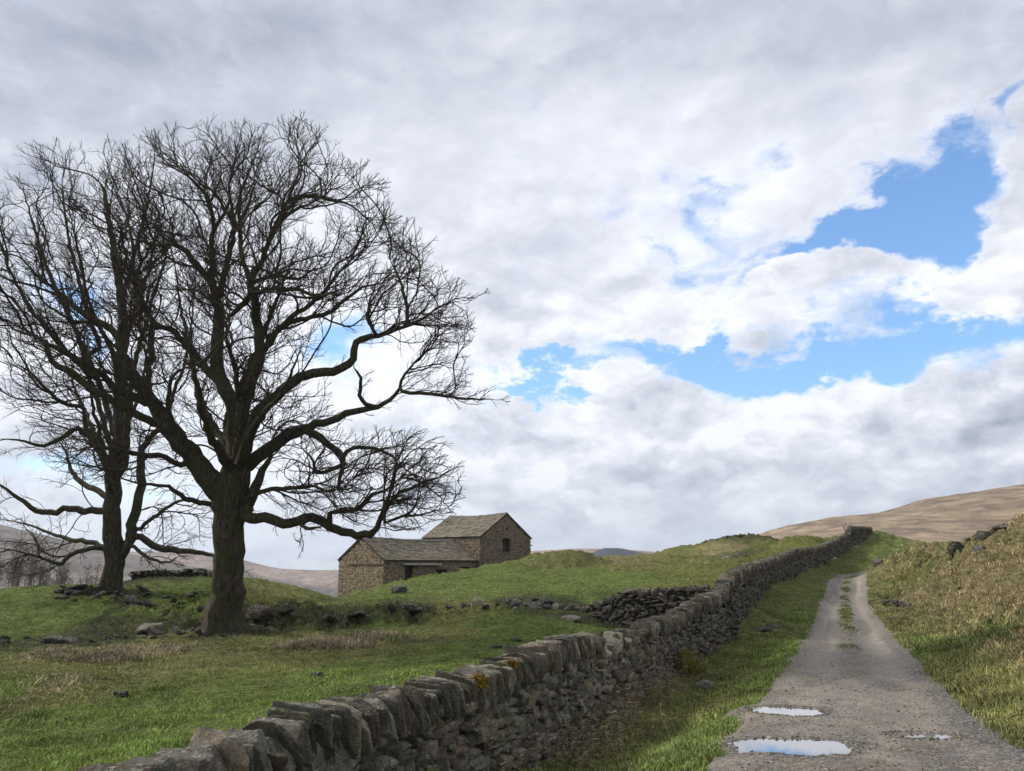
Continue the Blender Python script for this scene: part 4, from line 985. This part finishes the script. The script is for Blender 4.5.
def sample(n, y0, y1, s0, s1, seed, pw=1.7):
    rng = np.random.default_rng(seed); q = rng.random(n); e = 1 - pw
    y = (y0 ** e + q * (y1 ** e - y0 ** e)) ** (1 / e); x = rng.uniform(s0, s1, n) * (y + 1.5)
    return x, y, rng
def keep_off(x, y, m=.0):
    k = road_in(x, y) < m + .12 * vnoise(x * 2, y * 2, 5); dx = x - wall_x(y); k &= ~((dx > -.58) & (dx < -.02)); 
    cy = np.interp(x, _xs[:, 0], _xs[:, 1]); k &= ~((x > _xs[0, 0]) & (x < _xs[-1, 0]) & (np.abs(y - cy - .28) < .3))
    return k
x, y, rng = sample(190000, 5.2, 62, -.78, .45, 3); k = keep_off(x, y); l_, r_ = road_lr(y); k &= x < (r_ + .3); x, y = x[k], y[k]
blades('pasture_grass', x, y, 4, .02, .052, .0032, .9, .035, (1.28, 1.30, 1.05), 'short grazed green grass of the field and the verge', 21)
l_, r_ = None, None
x, y, rng = sample(60000, 5.5, 60, .2, .95, 4); l_, r_ = road_lr(y); k = (x > r_ - .02) & (road_in(x, y) < -.25 - .2 * vnoise(x, y, 8)); x, y, l_, r_ = x[k], y[k], l_[k], r_[k]
def bankcol(x, y):
    c = chunked(shep, x, y); l, r = road_lr(y); t = sstep(.25, .6, fbm(x * .5, y * .5, 66, 3) * .6 + .6 * sstep(.7, 1.9, x - r) + .05)[:, None]
    return c * (1 - t * .6) + np.array([.36, .29, .16]) * t * .6
cl = vnoise(x * 2.6, y * 2.6, 12) > -.2; x, y = x[cl], y[cl]
blades('bank_grass', x, y, 8, .05, .135, .0042, 1.3, .055, (1.05, 1.0, .95), 'shaggy tan and green tussock grass covering the bank right of the track', 22, bankcol)
# longer lush grass on the verge
x, y, rng = sample(52000, 5.2, 40, .0, .6, 5, 1.9); l_, r_ = road_lr(y); wx = wall_x(y); k = (x > wx + .02) & (road_in(x, y) < .02); x, y = x[k], y[k]
blades('verge_grass', x, y, 5, .03, .085, .0034, 1.1, .04, (1.0, 1.02, .95), 'longer lush grass on the verge between wall and track', 23)
x, y, rng = sample(26000, 20, 57, .3, .5, 6, 1.05); l_, r_ = road_lr(y); q = (x - (l_ + r_) / 2) / ((r_ - l_) / 2); qq = rng.normal(-.02, .10, len(y)); x = (l_ + r_) / 2 + qq * (r_ - l_) / 2; k = fbm(x * 1.1, y * .35, 95, 3) + rng.normal(0, .3, len(y)) > .10 + .4 * sstep(38, 52, y) + .5 * (1 - sstep(20, 28, y)); x, y = x[k], y[k]
blades('grass_strip', x, y, 3, .02, .045, .0035, 1.0, .03, (1.0, 1.0, 1.0), 'strip of grass growing between the wheel tracks', 27, lambda x, y: np.array([.125, .135, .045]) * np.ones((len(x), 1)))
# dead bent grass patch in the field
pts = [(40,655,17.4),(120,655,17.8),(200,652,18.2),(290,648,18.8),(360,643,19.8),(420,637,21),(70,690,13.6)]
rng = np.random.default_rng(9); X = []; Y = []
for i in range(5200):
    j = rng.integers(len(pts) - 2); t = rng.random(); a = np.array(P(*pts[j])); b = np.array(P(*pts[j + 1])); q = a * (1 - t) + b * t
    if rng.random() < .07: q = np.array(P(*pts[-1])) + rng.normal(0, .4, 3)
    X.append(q[0] + rng.normal(0, .3)); Y.append(q[1] + rng.normal(0, .85))
X = np.array(X); Y = np.array(Y); kk = fbm(X * .45, Y * .6, 3, 4) + rng.normal(0, .12, len(X)) > .10; X, Y = X[kk], Y[kk]
blades('dead_grass', X, Y, 5, .05, .14, .0036, 1.7, .06, (1, 1, 1), 'bleached dead grass lying in a band across the field', 24, lambda x, y: np.array([.23, .185, .115]) * np.ones((len(x), 1)) * (1 + .4 * vnoise(x * 4, y * 4, 2))[:, None])
# dead weed stalks and brambles at the wall foot
def stalks():
    rng = np.random.default_rng(31); V = []; Fc = []; C = []; o = 0
    for i in range(620):
        y = rng.uniform(7.6, 19); wx = float(wall_x(y)); dens = math.exp(-((y - 13.5) / 3.6) ** 2)
        if rng.random() > dens + .10: continue
        x = wx + abs(rng.normal(.1, .42)) + .04; z = Hs(x, y); h = rng.uniform(.18, .62) * (1.25 if rng.random() < .2 else 1); d = np.array([rng.normal(0, .3), rng.normal(0, .3), 1.])
        p = np.array([x, y, z - .02]); w = rng.uniform(.0025, .006)
        red = rng.random(); col = np.array([.17, .13, .08]) if red < .55 else (np.array([.09, .055, .035]) if red < .7 else np.array([.27, .22, .15])); col = col * rng.uniform(.6, 1.3)
        segs = 4; prev = None
        for s in range(segs + 1):
            ww = w * (1 - .6 * s / segs)
            ring = [p + np.array([ww, 0, 0]), p + np.array([-ww * .5, ww * .87, 0]), p + np.array([-ww * .5, -ww * .87, 0])]
            V += ring; C += [col] * 3
            if prev is not None:
                for a in range(3): Fc.append((prev + a, prev + (a + 1) % 3, o + (a + 1) % 3, o + a))
            prev = o; o += 3
            if s > 1:
                for q in range(2):      # dead leaves, seed heads
                    a = rng.uniform(0, 6.28); L = rng.uniform(.03, .09); e = p + np.array([math.cos(a) * L, math.sin(a) * L, rng.uniform(-.02, .05)]); 
                    V += [p, p + np.array([0, .012, .008]), e, e + np.array([.004, .004, -.006])]; C += [col * 1.1] * 4; Fc.append((o, o + 1, o + 2, o + 3)); o += 4
            p = p + d * h / segs; d = d + rng.normal(0, .22, 3); d[2] = max(d[2], .3) - (.12 if s > 2 else 0)
    tag(mesh_np('dead_stalks', V, np.array(Fc), M_BLADE, None, True, {'col': np.array(C)}), 'tangle of dead brown weed stalks along the foot of the wall', 'weeds', None, 'stuff')
stalks()
# moss and lichen cushions on the wall
def cushion(u, v, c, r, label, colr, yoff=0, n=420, flat=.5, h=.03):
    rng = np.random.default_rng(int(u)); ctr = Pa(u, v, c); V = []; Fc = []; C = []; o = 0
    cv, cf = _CG[8]; q = cv / np.linalg.norm(cv, axis=1, keepdims=True); bl = q * np.array([r, r * .8, r * flat]) * .8 * (1 + .25 * fbm(q[:, 0] * 2 + u, q[:, 1] * 2 + q[:, 2], 5))[:, None]
    V += list(bl); Fc3 = cf; C += [np.array(colr) * .7] * len(bl); o = len(V)
    T = []
    for i in range(n):
        d = rng.normal(size=3); d /= np.linalg.norm(d); p = d * np.array([r, r * .8, r * flat]) * .78 * (1 + .25 * float(fbm(np.array([d[0] * 2 + u]), np.array([d[1] * 2 + d[2]]), 5)[0])); e = p + (d + rng.normal(0, .5, 3)) * h
        s_ = rng.normal(size=3) * .006; V += [p - s_, p + s_, e]; T.append((o, o + 1, o + 2)); C += [np.array(colr) * rng.uniform(.6, 1.5)] * 3; o += 3
    ob = mesh_np('moss_cushion', V, [Fc3, np.array(T)], M_BLADE, None, True, {'col': np.array(C)}); ob.data.transform(__import__('mathutils').Matrix.Identity(4)); ob.location = tuple(ctr)
    tag(ob, label, 'moss', 'moss growing on the wall')
cushion(480, 681, 7.78, .085, 'orange yellow moss cushion on top of a coping stone', (.20, .13, .018), flat=.8)
cushion(512, 664, 8.75, .06, 'small rusty moss patch on the coping past the orange cushion', (.17, .10, .02))
cushion(688, 663, 18.0, .30, 'large yellow green moss clump spilling down the wall face', (.13, .12, .018), n=900, flat=1.1, h=.07)
cushion(700, 668, 18.4, .16, 'small moss clump right of the large yellow green one on the wall face', (.12, .12, .02), n=400, h=.05)
# dark clod on the verge
boulder(630, 758, 8.2, .24, .08, 'dark clod of earth and dead leaves on the near verge', name='earth_clod', k=.3, n=8, cat='clod')
boulder(316, 677, 14.6, .3, .1, 'dark molehill in the middle of the field left of the wall', name='molehill', k=.25, n=8, cat='molehill', group='molehills in the field')
boulder(122, 689, 13.2, .26, .12, 'dark molehill nearest the left edge by the bleached grass', name='molehill', k=.25, n=8, cat='molehill', group='molehills in the field')
boulder(516, 636, 20, .34, .12, 'molehill farthest up the field towards the barn', name='molehill', k=.3, n=8, cat='molehill', group='molehills in the field')
boulder(496, 641, 18.6, .25, .1, 'molehill just below the farthest one', name='molehill', k=.3, n=8, cat='molehill', group='molehills in the field')
# leaning stick at the far wall
def stick():
    x, y, z = P(848, 534, 70); a = Acc(); V = []; 
    root = None
    for k, (dx, dz, L, w) in enumerate([(-.35, 1, 1.1, .06), (.25, .9, .5, .04)]):
        p = np.array([0, 0, 0.]) if k == 0 else np.array([-.2, 0, .5]); d = np.array([dx, 0, dz]); d /= np.linalg.norm(d)
        a.add(box(p - np.array([w / 2, w / 2, .2 if k == 0 else 0]), d, np.array([0, 1., 0]), np.cross(d, [0, 1., 0]), L, w, w), (.08, .07, .06))
    o = mesh_np('leaning_post', a.V, np.array(a.F), M_WOOD, None, False, {'col': np.array(a.C)}); o.location = (x, y, z)
    tag(o, 'thin leaning wooden post beside the top end of the wall', 'post')
stick()
# ---------------------------------------------------------------- sky, clouds, sun
SUN = np.array([-.80, .18, .62]); SUN /= np.linalg.norm(SUN)
el = math.asin(SUN[2]); az = math.atan2(SUN[0], SUN[1])
w = bpy.data.worlds.new('World'); SC.world = w; w.use_nodes = True; t = NT(w.node_tree); w.node_tree.nodes.clear()
out = t.new('ShaderNodeOutputWorld'); bg = t.new('ShaderNodeBackground'); bg.inputs['Strength'].default_value = .15; t.l.new(bg.outputs[0], out.inputs[0])
sky = t.new('ShaderNodeTexSky', sky_type='NISHITA', sun_disc=False, sun_elevation=el, sun_rotation=az, air_density=1.0, dust_density=.2, ozone_density=2.0)
D = t.new('ShaderNodeTexCoord').outputs['Generated']
def vm(op, a, b=None, s=None):
    nd = t.new('ShaderNodeVectorMath', operation=op); t.put(nd.inputs[0], a)
    if b is not None: t.put(nd.inputs[1], b)
    if s is not None: nd.inputs['Scale'].default_value = s
    return nd.outputs['Value' if op == 'DOT_PRODUCT' else 'Vector']
sx = t.new('ShaderNodeSeparateXYZ'); t.put(sx.inputs[0], D)
yy = t.math('MAXIMUM', sx.outputs[1], .12)
cx = t.new('ShaderNodeCombineXYZ'); t.put(cx.inputs[0], t.math('DIVIDE', sx.outputs[0], yy)); t.put(cx.inputs[1], t.math('DIVIDE', sx.outputs[2], yy)); G0 = cx.outputs[0]
# clouds lie on a level sheet overhead: texture space flattens towards the horizon
den = t.math('ADD', t.math('MAXIMUM', sx.outputs[2], 0.0), .16)
cc = t.new('ShaderNodeCombineXYZ'); t.put(cc.inputs[0], t.math('DIVIDE', sx.outputs[0], den)); t.put(cc.inputs[1], t.math('DIVIDE', sx.outputs[1], den)); CS = cc.outputs[0]
DS = vm('MULTIPLY', D, (1, 1, 1.7))
warpn = vm('SUBTRACT', t.noise(DS, 4.5, 7, .62, 0, True), (.5, .5, .5))
G1 = vm('ADD', G0, vm('SCALE', warpn, None, .34))
def pxg(u, v):
    vv = (385.5 - v) / F; x = (u - 512) / F; y = CP - vv * SP; z = SP + vv * CP; return np.array([x / y, z / y])
def blob(u, v, ru, rv, rot=0, src=None):
    g = pxg(u, v); J = np.stack([(pxg(u + 1, v) - pxg(u - 1, v)) / 2, (pxg(u, v + 1) - pxg(u, v - 1)) / 2], 1); Ji = np.linalg.inv(J)
    c, s = math.cos(R(rot)), math.sin(R(rot)); M = np.diag([1 / ru, 1 / rv]) @ np.array([[c, s], [-s, c]]) @ Ji
    d = vm('SUBTRACT', src or G1, (g[0], g[1], 0)); a = vm('DOT_PRODUCT', d, (M[0, 0], M[0, 1], 0)); b = vm('DOT_PRODUCT', d, (M[1, 0], M[1, 1], 0))
    q = t.math('ADD', t.math('MULTIPLY', a, a), t.math('MULTIPLY', b, b))
    return t.math('POWER', 2.71828, t.math('MULTIPLY', q, -1))
def total(L, src=None):
    acc = None
    for u, v, ru, rv, rot, wt in L:
        m = t.math('MULTIPLY', blob(u, v, ru, rv, rot, src), wt); acc = m if acc is None else t.math('ADD', acc, m)
    return acc
BLUE = [ # gaps of blue; negative weight puts cloud back
 (930,165,58,44,-35,1.4),(905,218,68,48,-20,1.5),(850,235,55,26,-30,1.0),(945,250,40,30,10,.9),(800,245,50,16,-30,.8),(760,285,60,12,-25,.6),
 (700,190,28,22,0,.75),(655,235,18,12,0,.55),(765,160,22,16,-30,.6),(690,255,16,12,0,.6),
 (900,345,120,32,-6,1.5),(780,360,90,20,4,1.4),(700,355,60,14,4,1.1),(1010,320,50,22,-20,.9),(560,392,46,12,-14,1.05),(620,378,40,9,-10,.8),(520,402,30,9,0,.9),(840,300,60,14,-10,.5),(725,225,40,18,-30,.5),(590,215,30,12,-20,.35),(745,250,40,12,-20,.5),(1015,95,26,16,-40,.7),(975,285,60,14,-20,.6),
 (325,335,26,34,20,.8),(350,350,20,22,0,.5),(70,318,42,20,10,.8),(40,480,70,26,0,.5),(340,552,60,16,0,.7),(180,500,60,18,0,.3),
 (1008,225,34,48,10,-1.5),(880,170,40,22,-45,.8),(965,115,30,24,-45,1.0),(1010,100,30,14,-30,.5),(650,190,16,26,20,.35),(800,255,40,12,-25,.5),(1000,120,36,36,0,-1.0),(830,285,110,20,-3,-1.0),(940,300,40,16,0,-.8),(880,422,160,24,0,-.7),(985,290,50,20,0,-.5)]
n1 = t.noise(vm('ADD', DS, vm('SCALE', warpn, None, .12)), 6.3, 7, .56); n1b = t.noise(vm('ADD', vm('ADD', DS, (-.018, -.0, .030)), vm('SCALE', warpn, None, .12)), 6.3, 7, .56)
n2 = t.noise(vm('ADD', DS, vm('SCALE', warpn, None, .15)), 2.3, 5, .55)
dens = t.math('ADD', t.math('SUBTRACT', 1.0, total(BLUE)), t.math('MULTIPLY', t.math('SUBTRACT', n1, .5), 1.15))
nh = t.noise(vm('ADD', DS, vm('SCALE', warpn, None, .25)), 18, 5, .62)
dens = t.math('ADD', dens, t.math('MULTIPLY', t.math('SUBTRACT', nh, .5), .85))
alpha = t.ramp(dens, -.12, .95)
LIGHT = [ # broad brightness of the cloud sheet
 (300,400,210,150,0,.34),(270,270,170,110,0,.12),(590,140,150,70,-8,.10),(572,503,34,20,0,.40),(650,430,150,45,4,.16),(620,330,80,40,0,.12),(830,285,120,24,-3,.20),(1010,240,60,60,0,.14),(880,405,170,24,0,.14),(700,235,120,50,-20,.10),(500,370,60,30,0,.08),
 (40,50,330,140,0,-.36),(250,20,200,60,0,-.10),(900,10,300,70,0,-.26),(520,10,260,50,0,-.16),(525,330,60,70,0,-.16),(860,460,190,28,0,-.10),(640,455,60,14,0,-.05),(700,510,200,20,0,.02),(640,470,120,20,0,-.08),(430,200,130,60,0,-.06),(60,500,120,60,0,-.05),(560,455,60,26,0,-.12),(700,545,200,16,0,-.05)]
br = t.math('ADD', .63, total(LIGHT))
br = t.math('ADD', br, t.ramp(dens, .45, 1.15, .24, 0))
bw = t.math('MULTIPLY', t.math('ABSOLUTE', t.math('SUBTRACT', t.noise(vm('ADD', DS, vm('SCALE', warpn, None, .20)), 8.5, 4, .5), .5)), 5.0)
low = t.ramp(sx.outputs[2], .55, .12, .25, 1.0)
br = t.math('ADD', br, t.math('MULTIPLY', t.math('MULTIPLY', t.math('SUBTRACT', n1, n1b), low), 2.6))
br = t.math('ADD', br, t.math('MULTIPLY', t.math('SUBTRACT', nh, .5), .18))
br = t.math('ADD', br, t.math('MULTIPLY', t.math('MULTIPLY', t.math('SUBTRACT', bw, .36), .30), low))
br = t.math('ADD', br, t.math('MULTIPLY', t.math('SUBTRACT', n2, .5), .28))
br = t.math('ADD', br, t.math('MULTIPLY', t.math('SUBTRACT', n1, .5), .38), None, True)
K = 1 / .15
cloud = t.mix(br, (.205 * K, .25 * K, .345 * K), (.98 * K, 1.0 * K, 1.07 * K))
skyc = t.mix(1, sky.outputs[0], (.85, 1.18, 1.42), 'MULTIPLY')
fin = t.mix(alpha, skyc, cloud)
t.l.new(fin, bg.inputs['Color'])
w.cycles.sampling_method = 'MANUAL'; w.cycles.sample_map_resolution = 512
sun = bpy.data.lights.new('sun', 'SUN'); sun.energy = 4.4; sun.angle = R(10); sun.color = (1, .95, .87)
so = bpy.data.objects.new('sun', sun); COL.objects.link(so); so.rotation_euler = Vector(SUN).to_track_quat('Z', 'Y').to_euler(); so.location = (-30, 10, 40)

# air: gives the far hills their fade
def m_air(t):
    pass
HZ = True
if HZ:
    m = bpy.data.materials.new('air'); m.use_nodes = True; nt = m.node_tree; nt.nodes.clear(); o = nt.nodes.new('ShaderNodeOutputMaterial'); pv = nt.nodes.new('ShaderNodeVolumePrincipled')
    pv.inputs['Color'].default_value = (.80, .88, 1, 1); pv.inputs['Density'].default_value = .00016; pv.inputs['Anisotropy'].default_value = .2; nt.links.new(pv.outputs[0], o.inputs['Volume'])
    V = [(x, y, z) for x in (-9000, 9000) for y in (-200, 9500) for z in (-150, 330)]
    hz = mesh_np('haze', V, np.array([(0, 1, 3, 2), (4, 6, 7, 5), (0, 4, 5, 1), (2, 3, 7, 6), (0, 2, 6, 4), (1, 5, 7, 3)]), m, None, False); tag(hz, 'thin pale haze softening the distant moors', 'haze', None, 'stuff')
SC.view_settings.view_transform = 'Standard'; SC.view_settings.look = 'None'; SC.view_settings.gamma = 1; SC.view_settings.exposure = .15
SC.render.engine = 'CYCLES'; SC.cycles.max_bounces = 4; SC.cycles.diffuse_bounces = 2; SC.cycles.glossy_bounces = 2; SC.cycles.volume_bounces = 0; SC.cycles.transparent_max_bounces = 4
SC.cycles.use_denoising = True
